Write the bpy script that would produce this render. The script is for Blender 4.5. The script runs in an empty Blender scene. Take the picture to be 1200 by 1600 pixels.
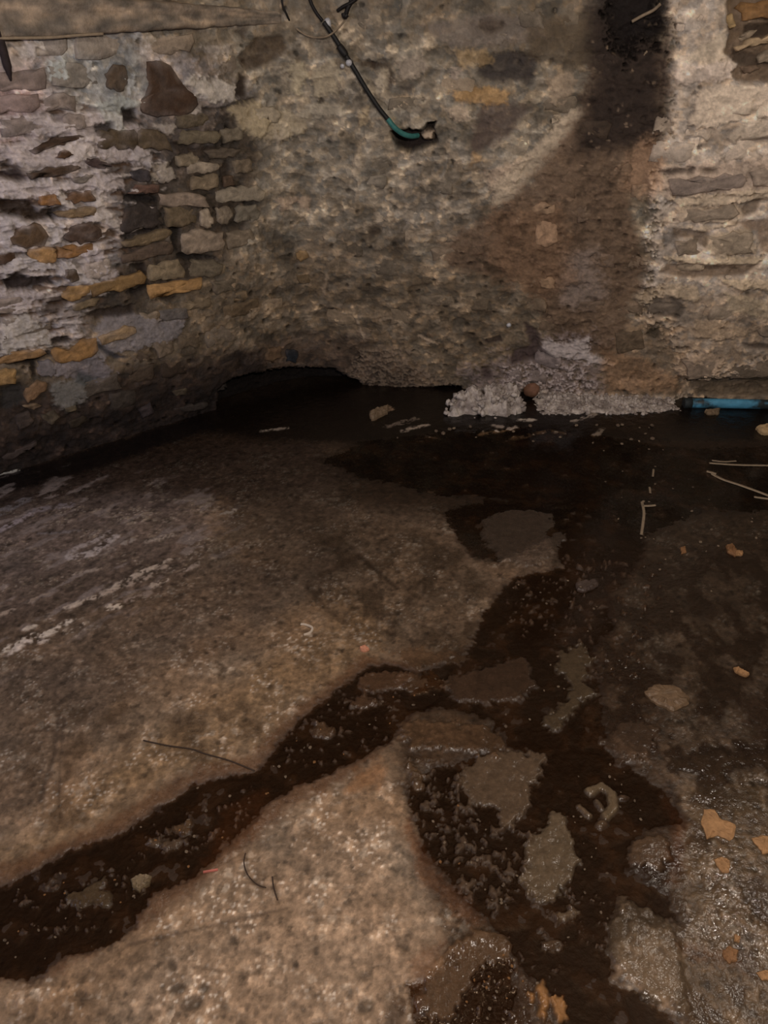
import bpy, bmesh, math, random
import numpy as np
from mathutils import Vector, Matrix

# ------------------------------------------------------------------ camera, world, light, exposure
SC = bpy.context.scene
COL = SC.collection
W, H, F = 1200, 1600, 1180.0            # photograph frame and focal length in its pixels
CAM_H = 1.5                             # eye height over the cellar floor
PITCH = math.radians(34.8)              # looking down

cd = bpy.data.cameras.new('camera')
cam = bpy.data.objects.new('camera', cd)
COL.objects.link(cam)
cam.location = (0, 0, CAM_H)
cam.rotation_euler = (math.pi / 2 - PITCH, 0, 0)
cd.sensor_width = 36.0
cd.lens = F / H * 36.0
cd.clip_start = 0.02
SC.camera = cam

wd = bpy.data.worlds.new('world')
SC.world = wd
wd.use_nodes = True
wd.node_tree.nodes['Background'].inputs[0].default_value = (0.80, 0.78, 0.86, 1)
wd.node_tree.nodes['Background'].inputs[1].default_value = 0.03

def lamp(name, loc, power, col, radius):
    d = bpy.data.lights.new(name, 'POINT')
    d.energy = power
    d.color = col
    d.shadow_soft_size = radius
    o = bpy.data.objects.new(name, d)
    COL.objects.link(o)
    o.location = loc
    return o

lamp('torch', (0.22, 0.02, 1.86), 108, (1.0, 0.885, 0.79), 0.03)
lamp('glint_lamp', (1.52, 1.55, 2.02), 26, (1.0, 0.89, 0.78), 0.016)  # unseen overhead lamp placed for floor glints and extra fill
lamp('glint_lamp', (-0.50, 1.72, 2.02), 9, (1.0, 0.89, 0.78), 0.014)  # unseen lamp added for the glints at lower left
dl = bpy.data.lights.new('cool_left_light', 'AREA')  # unseen cool area light from the left; no doorway is built
dl.shape = 'RECTANGLE'
dl.size, dl.size_y = 0.5, 0.8
dl.energy = 11.0
dl.color = (0.80, 0.80, 1.0)
dlo = bpy.data.objects.new('cool_left_light', dl)
COL.objects.link(dlo)
dlo.location = (-2.1, 0.75, 1.25)
dlo.rotation_euler = (Vector((-1.2, 2.5, 0.7)) - Vector(dlo.location)).to_track_quat('-Z', 'Y').to_euler()

SC.view_settings.view_transform = 'Standard'
SC.view_settings.look = 'None'
SC.view_settings.exposure = 0.0
SC.view_settings.gamma = 1.0
SC.view_settings.use_curve_mapping = False

random.seed(7)
RNG = np.random.default_rng(11)

# ------------------------------------------------------------------ survey: photograph measurements -> places in the cellar
cp, sp = math.cos(PITCH), math.sin(PITCH)

def ray(px, py):
    x = np.asarray(px, float) - W / 2
    up = H / 2 - np.asarray(py, float)
    return x, F * cp + up * sp, F * sp - up * cp      # right, ahead, down

def floor_at(px, py):
    x, f, d = ray(px, py)
    t = CAM_H / d
    return x * t, f * t

# plan of the wall foot: left wall, rounded corner, back wall
PA, PC, PB = np.array([-3.1, 1.14]), np.array([-0.36, 3.205]), np.array([3.3, 2.81])
def plan():
    d1 = (PC - PA) / np.linalg.norm(PC - PA)
    d2 = (PB - PC) / np.linalg.norm(PB - PC)
    r = 0.16
    pts = [PA + d1 * t for t in np.linspace(0, np.linalg.norm(PC - PA) - r, 400)]
    for t in np.linspace(0, 1, 40)[1:-1]:
        a, b = PC - d1 * r, PC + d2 * r
        pts.append((1 - t) ** 2 * a + 2 * t * (1 - t) * PC + t * t * b)
    pts += [PC + d2 * (r + t) for t in np.linspace(0, np.linalg.norm(PB - PC) - r, 400)]
    return np.array(pts)
WPL = plan()
PS = np.concatenate([[0], np.cumsum(np.linalg.norm(np.diff(WPL, axis=0), axis=1))])
AZ = np.arctan2(WPL[:, 0], WPL[:, 1])
S0 = np.interp(math.atan2(PC[0], PC[1]), AZ, PS)
PS = PS - S0                                   # s = 0 in the corner
TANG = np.gradient(WPL, axis=0)
TANG /= np.linalg.norm(TANG, axis=1)[:, None]

def wall_at(px, py):
    x, f, d = ray(px, py)
    az = np.arctan2(x, f)
    s = np.interp(az, AZ, PS)
    r = np.hypot(np.interp(az, AZ, WPL[:, 0]), np.interp(az, AZ, WPL[:, 1]))
    return s, CAM_H - r * d / np.hypot(x, f)

def wall_pt(s, z, h=0.0):
    x, y = np.interp(s, PS, WPL[:, 0]), np.interp(s, PS, WPL[:, 1])
    tx, ty = np.interp(s, PS, TANG[:, 0]), np.interp(s, PS, TANG[:, 1])
    return np.stack([x + ty * h, y - tx * h, np.asarray(z, float) + 0 * x], -1)   # h points into the room

# ------------------------------------------------------------------ noise
_TABS = {}
def _tab(seed):
    if seed in _TABS: return _TABS[seed]
    r = np.random.default_rng(seed)
    a = r.random((256, 256)) * 2 * np.pi
    _TABS[seed] = (np.cos(a), np.sin(a))
    return _TABS[seed]
def pnoise(x, y, seed=0):
    gx, gy = _tab(seed)
    xi, yi = np.floor(x).astype(int), np.floor(y).astype(int)
    xf, yf = x - xi, y - yi
    u, v = xf * xf * xf * (xf * (xf * 6 - 15) + 10), yf * yf * yf * (yf * (yf * 6 - 15) + 10)
    def g(i, j):
        a, b = (xi + i) & 255, (yi + j) & 255
        return gx[a, b] * (xf - i) + gy[a, b] * (yf - j)
    return ((g(0, 0) * (1 - u) + g(1, 0) * u) * (1 - v) + (g(0, 1) * (1 - u) + g(1, 1) * u) * v) * 1.5
def fbm(x, y, octv=4, seed=0, gain=0.5):
    r, a, n = 0, 1, 0
    for o in range(octv):
        r = r + a * pnoise(x * 2 ** o, y * 2 ** o, seed + o)
        n += a
        a *= gain
    return r / n
def worley(x, y, seed=0):
    r = np.random.default_rng(seed)
    jx, jy, val = r.random((256, 256)), r.random((256, 256)), r.random((256, 256))
    xi, yi = np.floor(x).astype(int), np.floor(y).astype(int)
    f1 = np.full(x.shape, 9.0); f2 = f1.copy(); idv = np.zeros(x.shape)
    for i in (-1, 0, 1):
        for j in (-1, 0, 1):
            a, b = (xi + i) & 255, (yi + j) & 255
            d = np.hypot(xi + i + jx[a, b] - x, yi + j + jy[a, b] - y)
            n = d < f1
            f2 = np.where(n, f1, np.minimum(f2, d))
            idv = np.where(n, val[a, b], idv)
            f1 = np.where(n, d, f1)
    return f1, f2, idv
def sstep(a, b, x):
    t = np.clip((x - a) / (b - a), 0, 1)
    return t * t * (3 - 2 * t)
def lin(c):
    c = np.asarray(c, float) / 255
    return np.where(c <= 0.04045, c / 12.92, ((c + 0.055) / 1.055) ** 2.4)

# ------------------------------------------------------------------ a surface that carries relief and pigment
def poly_sd(X, Y, P):                           # signed distance, positive inside
    n = len(P)
    d = np.full(X.shape, 1e9)
    ins = np.zeros(X.shape, bool)
    for i in range(n):
        ax, ay = P[i]; bx, by = P[(i + 1) % n]
        ex, ey = bx - ax, by - ay
        wx, wy = X - ax, Y - ay
        t = np.clip((wx * ex + wy * ey) / (ex * ex + ey * ey + 1e-12), 0, 1)
        d = np.minimum(d, (wx - ex * t) ** 2 + (wy - ey * t) ** 2)
        if ay != by:
            c = ((ay > Y) != (by > Y)) & (X < ex * (Y - ay) / (by - ay) + ax)
            ins ^= c
    d = np.sqrt(d)
    return np.where(ins, d, -d)
def line_sd(X, Y, P):
    d = np.full(X.shape, 1e9)
    for i in range(len(P) - 1):
        ax, ay = P[i]; bx, by = P[i + 1]
        ex, ey = bx - ax, by - ay
        wx, wy = X - ax, Y - ay
        t = np.clip((wx * ex + wy * ey) / (ex * ex + ey * ey + 1e-12), 0, 1)
        d = np.minimum(d, (wx - ex * t) ** 2 + (wy - ey * t) ** 2)
    return np.sqrt(d)

def ell(cx, cy, rx, ry, rot=0, n=12):
    a = math.radians(rot)
    return [(cx + rx * math.cos(t) * math.cos(a) - ry * math.sin(t) * math.sin(a),
             cy + rx * math.cos(t) * math.sin(a) + ry * math.sin(t) * math.cos(a)) for t in np.linspace(0, 2 * math.pi, n, endpoint=False)]

class Surface:
    def __init__(s, X, Y, conv, pxm, k, n1, n2, n3):
        s.X, s.Y, s.conv, s.pxm, s.k = X, Y, conv, pxm, k
        s.N1, s.N2, s.N3 = n1, n2, n3
        s.C = np.zeros(X.shape + (3,)); s.Hh = np.zeros(X.shape); s.R = np.zeros(X.shape); s.M = {}
    def _sub(s, P, pad):
        x0, x1 = P[:, 0].min() - pad, P[:, 0].max() + pad
        y0, y1 = P[:, 1].min() - pad, P[:, 1].max() + pad
        return np.nonzero((s.X > x0) & (s.X < x1) & (s.Y > y0) & (s.Y < y1))
    def mask(s, pts, w, n, stroke=0):
        pts = np.array(pts, float)
        P = np.stack(s.conv(pts[:, 0], pts[:, 1]), -1)
        m = s.pxm(pts[:, 0].mean(), pts[:, 1].mean())
        w, n, st = w * m, n * m, stroke * m
        I = s._sub(P, (w + n * 1.5 + st) + 0.01)
        X, Y = s.X[I], s.Y[I]
        d = (st / 2 - line_sd(X, Y, P)) if stroke else poly_sd(X, Y, P)
        d = d + n * (0.9 * s.N1[I] + 0.8 * s.N2[I] + 0.5 * s.N3[I])
        return I, sstep(-w, w, d)
    def paint(s, pts, c=None, a=1.0, h=0.0, w=4, n=6, r=None, stroke=0, keep=0.0, thr=None):
        """c pigment, a cover, h relief in mm, w edge softness and n edge raggedness in photo pixels, r wetness"""
        I, m = s.mask(pts, w, n, stroke)
        if thr is not None:                     # broken cover: only where the fine noise is high
            m = m * sstep(thr - 0.12, thr + 0.12, s.N2[I] * 0.8 + s.N3[I] * 0.6)
        if c is not None:
            L = lin(c) * s.k
            t = s.C[I]
            lum = (t @ np.array([.3, .5, .2])) / max(1e-4, float(L @ np.array([.3, .5, .2])))
            Lk = L * (1 + keep * (np.clip(lum, .3, 2.2) - 1))[:, None] * (1 + 0.22 * s.N3[I] + 0.16 * s.N2[I])[:, None]
            s.C[I] = t + (Lk - t) * (m * a)[:, None]
        if h:
            s.Hh[I] += m * h * 0.001
        if r is not None:
            s.R[I] += (r - s.R[I]) * m
        return I, m

# ------------------------------------------------------------------ mesh building
def tag(o, label=None, cat=None, group=None, kind=None):
    if label: o['label'] = label
    if cat: o['category'] = cat
    if group: o['group'] = group
    if kind: o['kind'] = kind
    return o
def link(name, me, m=None, parent=None):
    o = bpy.data.objects.new(name, me)
    COL.objects.link(o)
    if m: me.materials.append(m)
    if parent: o.parent = parent
    return o
def grid_mesh(name, V, C=None, R=None, quads=None, smooth=True):
    nr, nc = V.shape[:2]
    idx = np.arange(nr * nc).reshape(nr, nc)
    q = np.stack([idx[:-1, :-1], idx[:-1, 1:], idx[1:, 1:], idx[1:, :-1]], -1).reshape(-1, 4)
    if quads is not None:
        q = q[quads.reshape(-1)]
    v = V.reshape(-1, 3)
    c = None if C is None else C.reshape(-1, 3)
    r = None if R is None else R.reshape(-1)
    if quads is not None:
        used = np.unique(q)
        re = np.full(len(v), -1); re[used] = np.arange(len(used))
        q, v = re[q], v[used]
        c = None if c is None else c[used]
        r = None if r is None else r[used]
    me = bpy.data.meshes.new(name)
    me.vertices.add(len(v)); me.vertices.foreach_set('co', v.astype(np.float32).ravel())
    me.loops.add(q.size); me.loops.foreach_set('vertex_index', q.astype(np.int32).ravel())
    me.polygons.add(len(q)); me.polygons.foreach_set('loop_start', np.arange(0, q.size, 4, dtype=np.int32))
    me.polygons.foreach_set('use_smooth', np.full(len(q), smooth))
    if c is not None:
        at = me.attributes.new('pigment', 'FLOAT_COLOR', 'POINT')
        at.data.foreach_set('color', np.concatenate([np.clip(c, 0, .9), np.ones((len(c), 1))], 1).astype(np.float32).ravel())
    if r is not None:
        at = me.attributes.new('wet', 'FLOAT', 'POINT')
        at.data.foreach_set('value', r.astype(np.float32))
    me.update(calc_edges=True)
    return me

# ------------------------------------------------------------------ materials
def nodes(name):
    m = bpy.data.materials.new(name)
    m.use_nodes = True
    t = m.node_tree
    b = t.nodes['Principled BSDF']
    return m, t, b
def nd(t, kind, **kw):
    n = t.nodes.new(kind)
    for k, v in kw.items():
        if k in n.inputs: n.inputs[k].default_value = v
        else: setattr(n, k, v)
    return n
def noise_node(t, scale, detail=4, rough=0.6, vec=None):
    n = nd(t, 'ShaderNodeTexNoise', Scale=scale, Detail=detail, Roughness=rough)
    if vec: t.links.new(vec, n.inputs['Vector'])
    return n
def rng(t, src, a, b, c, d):
    n = nd(t, 'ShaderNodeMapRange')
    t.links.new(src, n.inputs[0])
    for i, v in zip((1, 2, 3, 4), (a, b, c, d)): n.inputs[i].default_value = v
    return n.outputs[0]
def math_n(t, op, a, b=None):
    n = nd(t, 'ShaderNodeMath', operation=op)
    for i, v in enumerate((a, b)):
        if v is None: continue
        if isinstance(v, (int, float)): n.inputs[i].default_value = v
        else: t.links.new(v, n.inputs[i])
    return n.outputs[0]
def scale_col(t, col, fac):
    n = nd(t, 'ShaderNodeVectorMath', operation='SCALE')
    t.links.new(col, n.inputs[0]); t.links.new(fac, n.inputs['Scale'])
    return n.outputs[0]

def surface_mat(name, scales, var, bump, rough_dry, rough_wet, spec=0.4, bdet=5):
    m, t, b = nodes(name)
    tc = nd(t, 'ShaderNodeTexCoord').outputs['Object']
    pig = nd(t, 'ShaderNodeAttribute', attribute_name='pigment').outputs['Color']
    wet = nd(t, 'ShaderNodeAttribute', attribute_name='wet').outputs['Fac']
    n1 = noise_node(t, scales[0], 3, .6, tc).outputs['Fac']
    n2 = noise_node(t, scales[1], 4, .65, tc).outputs['Fac']
    f = math_n(t, 'MULTIPLY', rng(t, n1, .3, .7, 1 - var, 1 + var), rng(t, n2, .3, .7, 1 - var, 1 + var))
    t.links.new(scale_col(t, pig, f), b.inputs['Base Color'])
    ro = rng(t, wet, 0, 1, rough_dry, rough_wet)
    ro = math_n(t, 'MULTIPLY', ro, rng(t, n2, .3, .7, .8, 1.2))
    t.links.new(ro, b.inputs['Roughness'])
    t.links.new(rng(t, wet, 0, 1, spec * .5, spec), b.inputs['Specular IOR Level'])
    bp = nd(t, 'ShaderNodeBump', Strength=1.0, Distance=bump)
    n3 = noise_node(t, scales[2], bdet, .6, tc).outputs['Fac']
    t.links.new(n3, bp.inputs['Height'])
    t.links.new(bp.outputs[0], b.inputs['Normal'])
    return m

MAT_WALL = surface_mat('damp_limewashed_rubble', (30, 75, 55), .13, .006, .85, .45)
MAT_FLOOR = surface_mat('wet_concrete', (45, 150, 120), .16, .0016, .6, .08, .45, 2)

def plain_mat(name, col, rough=.7, var=.25, scale=40, bump=.002, vary=0.0, spec=.3, second=None, sscale=14, blend=(.45, .6)):
    m, t, b = nodes(name)
    tc = nd(t, 'ShaderNodeTexCoord').outputs['Object']
    oi = nd(t, 'ShaderNodeObjectInfo').outputs['Random']
    off = nd(t, 'ShaderNodeVectorMath', operation='ADD')
    sc_ = nd(t, 'ShaderNodeMath', operation='MULTIPLY'); sc_.inputs[1].default_value = 9.0
    t.links.new(oi, sc_.inputs[0]); t.links.new(tc, off.inputs[0]); t.links.new(sc_.outputs[0], off.inputs[1])
    v = off.outputs[0]
    n1 = noise_node(t, scale, 4, .65, v).outputs['Fac']
    base = nd(t, 'ShaderNodeRGB'); base.outputs[0].default_value = (*[float(x) for x in col], 1)
    src = base.outputs[0]
    if second is not None:
        mx = nd(t, 'ShaderNodeMix', data_type='RGBA')
        n4 = noise_node(t, sscale, 4, .6, v).outputs['Fac']
        t.links.new(rng(t, n4, blend[0], blend[1], 0, 1), mx.inputs[0])
        t.links.new(src, mx.inputs[6]); mx.inputs[7].default_value = (*[float(x) for x in second], 1)
        src = mx.outputs[2]
    f = rng(t, n1, .3, .7, 1 - var, 1 + var)
    if vary:
        f = math_n(t, 'MULTIPLY', f, rng(t, oi, 0, 1, 1 - vary, 1 + vary))
    t.links.new(scale_col(t, src, f), b.inputs['Base Color'])
    b.inputs['Roughness'].default_value = rough
    b.inputs['Specular IOR Level'].default_value = spec
    bp = nd(t, 'ShaderNodeBump', Strength=1.0, Distance=bump)
    t.links.new(n1, bp.inputs['Height']); t.links.new(bp.outputs[0], b.inputs['Normal'])
    return m

WK, FK = 2.3, 0.85                       # pigment scale of walls and floor
MAT_STONE = surface_mat('stone_face', (34, 90, 60), .16, .005, .8, .5)

# ------------------------------------------------------------------ walls: relief and pigment
def spans(parts):
    out = [np.linspace(a, b, n, endpoint=False) for a, b, n in parts]
    return np.concatenate(out + [[parts[-1][1]]])
sv = spans([(PS[0], -1.75, 30), (-1.75, -1.4, 45), (-1.4, 2.02, 800), (2.02, 2.4, 40), (2.4, PS[-1], 20)])
zv = spans([(-0.06, 0.0, 10), (0.0, 1.52, 360), (1.52, 2.2, 40)])
Sg, Zg = np.meshgrid(sv, zv)
ZTOP = 2.2
def wall_pxm(px, py):
    return 0.0026
wn1, wn2, wn3 = fbm(Sg / .085, Zg / .06, 3, 1), fbm(Sg / .026, Zg / .02, 3, 5), fbm(Sg / .010, Zg / .008, 2, 9)
WS = Surface(Sg, Zg, wall_at, wall_pxm, WK, wn1 * .9, wn2, wn3)

WS.C[:] = lin((86, 78, 67)) * WK
big = fbm(Sg / .35, Zg / .25, 3, 21)
mid = fbm(Sg / .13, Zg / .10, 3, 23)
WS.C *= (1 + .4 * big)[..., None]
tint = fbm(Sg / .12, Zg / .09, 3, 25)
WS.C *= 1 + .14 * tint[..., None] * np.array([1.0, .1, -.8])
WS.Hh += .007 * wn1 + .003 * wn2 + .0012 * wn3

def wp(pts, *a, **k): return WS.paint(pts, *a, **k)

# broad pigments
wp([(-40, 430), (180, 470), (300, 420), (480, 400), (700, 420), (900, 430), (1000, 520), (1060, 660), (400, 680), (-60, 800)], (70, 60, 48), .75, w=60, n=30)
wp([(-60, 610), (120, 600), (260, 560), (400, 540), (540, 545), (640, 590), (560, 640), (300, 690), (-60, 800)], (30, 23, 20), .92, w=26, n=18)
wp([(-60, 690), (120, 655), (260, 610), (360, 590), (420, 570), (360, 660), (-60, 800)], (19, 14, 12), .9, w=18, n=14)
wp([(420, 530), (560, 520), (640, 560), (700, 600), (420, 610)], (58, 48, 40), .7, w=14, n=16)
wp([(360, 60), (560, 60), (800, 60), (860, 230), (780, 320), (640, 330), (420, 340), (350, 260)], (100, 93, 82), .75, w=50, n=30)
wp([(620, 230), (820, 230), (790, 320), (700, 380), (600, 360)], (96, 88, 78), .6, w=30, n=25)
wp([(-60, 50), (200, 60), (330, 110), (380, 150), (330, 230), (240, 300), (220, 380), (160, 440), (120, 530), (-60, 560)], (112, 105, 103), .8, w=24, n=22)
wp([(70, 60), (210, 60), (240, 140), (200, 180), (110, 170)], (98, 98, 95), .8, w=20, n=16)
wp([(-60, 110), (40, 120), (70, 190), (30, 230), (-60, 240)], (124, 106, 104), .7, w=20, n=16)
wp([(1040, -60), (1260, -60), (1260, 560), (1090, 590), (1010, 480), (1020, 330), (1040, 180)], (138, 127, 116), .85, w=12, n=38, h=16)
wp([(1000, 470), (1260, 440), (1260, 640), (1080, 640), (900, 640), (930, 540)], (100, 87, 73), .7, w=24, n=20)
wp([(165, 190), (260, 170), (330, 150), (380, 160), (410, 230), (400, 330), (330, 430), (230, 480), (150, 500), (110, 470), (180, 420), (190, 330)], (36, 30, 25), .85, w=22, n=20, h=-9)
# worn flakes of old plaster, squarish cells of uneven tone
f1, f2, cid = worley(Sg / .050 + .5 * wn1, Zg / .040 + .5 * wn1, 31)
g1, g2, cid2 = worley(Sg / .022 + .6 * wn2, Zg / .019 + .6 * wn2, 33)
chip = sstep(.78, .9, cid2) * sstep(.5, .25, g1)
WS.C *= np.exp(.62 * (cid - .5) + .25 * (cid2 - .5) + .55 * chip * sstep(-.2, .3, mid) + .10 * wn3 + .40 * wn2 + .75 * mid)[..., None]
WS.C *= 1 + .12 * (cid2 - .5)[..., None] * np.array([1, 0, -1.4])
WS.Hh += .0050 * (cid - .5) * sstep(0.02, .16, f2 - f1) + .0022 * (cid2 - .5)
# pock marks
q1, q2, qid = worley(Sg / .07, Zg / .06, 41)
pk = (qid > .72) * sstep(.17, .05, q1 + .11 * wn2 + .06 * wn3)
WS.Hh -= .008 * pk
WS.C *= (1 - .6 * pk)[..., None]

# bare dark courses breaking through the limewash, stretched along the beds
I, m = WS.mask([(-60, 150), (120, 150), (220, 190), (260, 260), (230, 360), (170, 440), (120, 540), (-60, 580)], 16, 18)
bed = fbm(Sg / .10, (Zg + .05 * Sg) / .024, 4, 45)
mm = m * sstep(.10, .26, bed[I] + .10 * WS.N2[I])
WS.C[I] += (lin((60, 46, 35)) * WK * (1 + .5 * WS.N2[I])[:, None] - WS.C[I]) * (mm * .88)[:, None]
WS.Hh[I] -= .012 * mm
mm = m * sstep(.16, .3, -bed[I] + .10 * WS.N2[I])
WS.C[I] += (lin((140, 132, 128)) * WK - WS.C[I]) * (mm * .7)[:, None]
WS.Hh[I] += .005 * mm
# the same, fainter, across the plastered part
I, m = WS.mask([(300, 60), (1030, 40), (1030, 520), (600, 560), (320, 560)], 30, 20)
bd2 = fbm(Sg / .09, Zg / .038, 4, 47)
mm = m * sstep(.10, .3, bd2[I] + .10 * WS.N2[I])
WS.C[I] *= (1 - .30 * mm)[:, None]
WS.Hh[I] -= .003 * mm
mm = m * sstep(.12, .3, -bd2[I] + .12 * WS.N2[I])
WS.C[I] *= (1 + .45 * mm)[:, None]
WS.Hh[I] += .003 * mm
# lime splashes in the left zone (raised, white)
LIME = (146, 138, 136)
for P, c, a, h in [
    ([(0, 185), (60, 178), (120, 180), (150, 172), (200, 185), (240, 205), (235, 260), (170, 250), (120, 215), (60, 210), (0, 215)], (134, 126, 124), .8, 7),
    ([(0, 225), (50, 215), (110, 235), (150, 225), (150, 260), (80, 262), (0, 250)], (130, 122, 120), .8, 6),
    ([(85, 228), (150, 205), (152, 245), (110, 250)], (150, 142, 138), .9, 8),
    ([(0, 275), (60, 285), (110, 280), (150, 270), (200, 280), (190, 300), (150, 300), (90, 300), (60, 310), (0, 312)], (138, 130, 128), .9, 8),
    ([(90, 290), (105, 305), (115, 325), (105, 330), (92, 312)], (142, 134, 128), .95, 10),
    ([(148, 285), (160, 300), (162, 325), (185, 345), (192, 365), (180, 362), (160, 345), (140, 350), (150, 325)], (140, 132, 126), .95, 10),
    ([(0, 335), (35, 335), (50, 352), (25, 360), (15, 385), (40, 385), (45, 395), (0, 395)], (132, 126, 126), .9, 8),
    ([(60, 348), (80, 350), (98, 352), (95, 378), (80, 380), (75, 360)], (138, 132, 130), .95, 10),
    ([(22, 405), (45, 400), (80, 412), (110, 412), (135, 430), (155, 440), (120, 445), (85, 425), (40, 420), (10, 440), (0, 420)], (138, 132, 130), .9, 9),
    ([(122, 392), (160, 390), (165, 408), (140, 410)], (138, 130, 130), .9, 8),
    ([(150, 425), (180, 418), (188, 430), (160, 438)], (136, 128, 126), .9, 7),
    ([(0, 450), (40, 452), (70, 460), (60, 475), (0, 480)], (122, 114, 112), .85, 6),
    ([(0, 500), (40, 490), (75, 510), (80, 540), (40, 540), (0, 555)], (128, 122, 116), .9, 7),
    ([(160, 490), (210, 490), (250, 500), (290, 500), (280, 530), (230, 540), (160, 560), (140, 560)], (104, 100, 102), .7, 5),
    ([(95, 560), (150, 555), (180, 580), (150, 600), (60, 580)], (92, 88, 92), .7, 5),
    ([(80, 600), (125, 590), (140, 620), (110, 640), (85, 630)], (92, 90, 86), .7, 5),
    ([(290, 130), (300, 118), (340, 120), (368, 135), (366, 155), (335, 165), (310, 150)], (140, 133, 124), .95, 12),
    ([(290, 172), (315, 165), (318, 178), (295, 180)], (136, 128, 120), .9, 8),
    ([(152, 175), (185, 175), (192, 200), (180, 205), (160, 188)], (134, 132, 126), .9, 8),
    ([(192, 122), (212, 118), (216, 140), (200, 147)], (132, 132, 130), .9, 10),
    ([(72, 98), (100, 92), (104, 118), (78, 125)], (128, 130, 126), .9, 9),
    ([(20, 70), (50, 66), (52, 88), (25, 92)], (122, 116, 112), .85, 7),
    ([(140, 165), (190, 150), (225, 160), (200, 172), (150, 172)], (120, 122, 118), .8, 6),
    ([(145, 62), (165, 65), (160, 80), (148, 76)], (130, 118, 120), .9, 4),
    ([(315, 70), (360, 68), (375, 85), (330, 90)], (120, 112, 104), .7, 5),
    ([(240, 193), (285, 195), (270, 206), (240, 202)], (128, 120, 112), .9, 5),
    ([(205, 235), (240, 240), (238, 262), (210, 258)], (118, 112, 110), .8, 5),
    ([(235, 260), (265, 255), (272, 278), (245, 284)], (124, 116, 106), .8, 8),
]:
    wp(P, c, a, h=h, w=3, n=7, keep=.3)

# dark hollows and dirty joints on the left wall, their shade painted in too
for P, c, a, h in [
    ([(193, 172), (212, 172), (213, 192), (195, 193)], (22, 17, 15), .95, -28),
    ([(148, 195), (175, 190), (178, 208), (150, 210)], (26, 21, 18), .9, -18),
    ([(105, 100), (130, 94), (132, 108), (108, 112)], (62, 60, 56), .8, -6),
    ([(115, 125), (130, 122), (133, 138), (118, 140)], (62, 58, 52), .8, -6),
    ([(45, 150), (60, 155), (55, 178), (44, 175)], (66, 58, 56), .8, -6),
    ([(80, 185), (110, 175), (135, 188), (85, 190)], (74, 66, 65), .9, -6),
    ([(0, 255), (14, 254), (14, 262), (0, 263)], (30, 24, 22), .9, -14),
    ([(0, 268), (28, 262), (40, 278), (30, 284), (0, 276)], (34, 26, 25), .9, -14),
    ([(0, 314), (48, 316), (64, 330), (80, 322), (86, 340), (60, 350), (38, 342), (0, 333)], (28, 19, 12), .95, -20),
    ([(82, 326), (100, 322), (85, 345), (76, 340)], (24, 20, 18), .9, -20),
    ([(8, 440), (25, 425), (48, 432), (80, 432), (85, 445), (40, 452), (12, 454)], (20, 13, 11), .96, -24),
    ([(195, 305), (248, 306), (250, 320), (195, 318)], (20, 17, 16), .95, -18),
    ([(190, 370), (245, 352), (250, 358), (200, 376)], (26, 22, 20), .95, -16),
    ([(268, 350), (282, 350), (280, 395), (273, 395)], (24, 21, 19), .95, -20),
    ([(278, 397), (320, 398), (336, 405), (300, 408), (280, 404)], (24, 21, 19), .95, -18),
    ([(205, 415), (228, 412), (230, 440), (224, 440), (218, 422)], (26, 21, 18), .95, -16),
    ([(200, 458), (230, 446), (232, 453), (208, 461)], (20, 16, 15), .95, -16),
    ([(234, 468), (280, 462), (276, 468), (236, 473)], (30, 25, 20), .9, -12),
    ([(130, 490), (160, 482), (210, 478), (208, 490), (150, 500)], (30, 24, 20), .9, -12),
    ([(78, 470), (98, 458), (110, 470), (90, 492), (60, 488)], (42, 32, 24), .85, -8),
    ([(12, 568), (45, 558), (75, 550), (80, 556), (55, 568), (25, 571)], (16, 13, 12), .97, -20),
    ([(48, 562), (57, 566), (57, 590), (50, 588)], (20, 16, 14), .95, -16),
    ([(80, 530), (105, 525), (112, 532), (85, 538)], (26, 20, 17), .95, -14),
    ([(150, 535), (175, 550), (200, 560), (180, 562), (155, 548)], (40, 40, 44), .9, -10),
    ([(0, 605), (30, 600), (40, 625), (15, 640), (0, 640)], (28, 27, 26), .85, -8),
    ([(120, 580), (150, 590), (140, 600), (118, 596)], (44, 46, 46), .8, -5),
    ([(270, 225), (300, 215), (306, 240), (280, 262), (262, 262), (285, 240)], (40, 34, 30), .9, -14),
    ([(300, 235), (345, 228), (345, 240), (310, 245)], (48, 40, 33), .8, -8),
    ([(345, 265), (356, 250), (362, 280), (350, 290)], (38, 32, 28), .9, -12),
    ([(370, 90), (400, 60), (440, 55), (450, 75), (420, 100), (385, 110)], (50, 40, 30), .8, -10),
    ([(375, 115), (384, 120), (384, 150), (368, 150)], (34, 27, 22), .95, -14),
    ([(318, 168), (360, 165), (400, 152), (400, 158), (360, 172), (320, 175)], (34, 28, 22), .9, -12),
    ([(355, 48), (390, 42), (380, 58)], (48, 40, 34), .8, -6),
    ([(322, 307), (332, 305), (330, 328), (322, 322)], (46, 40, 34), .9, -8),
]:
    wp(P, c, a, h=h, w=3, n=4)

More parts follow.
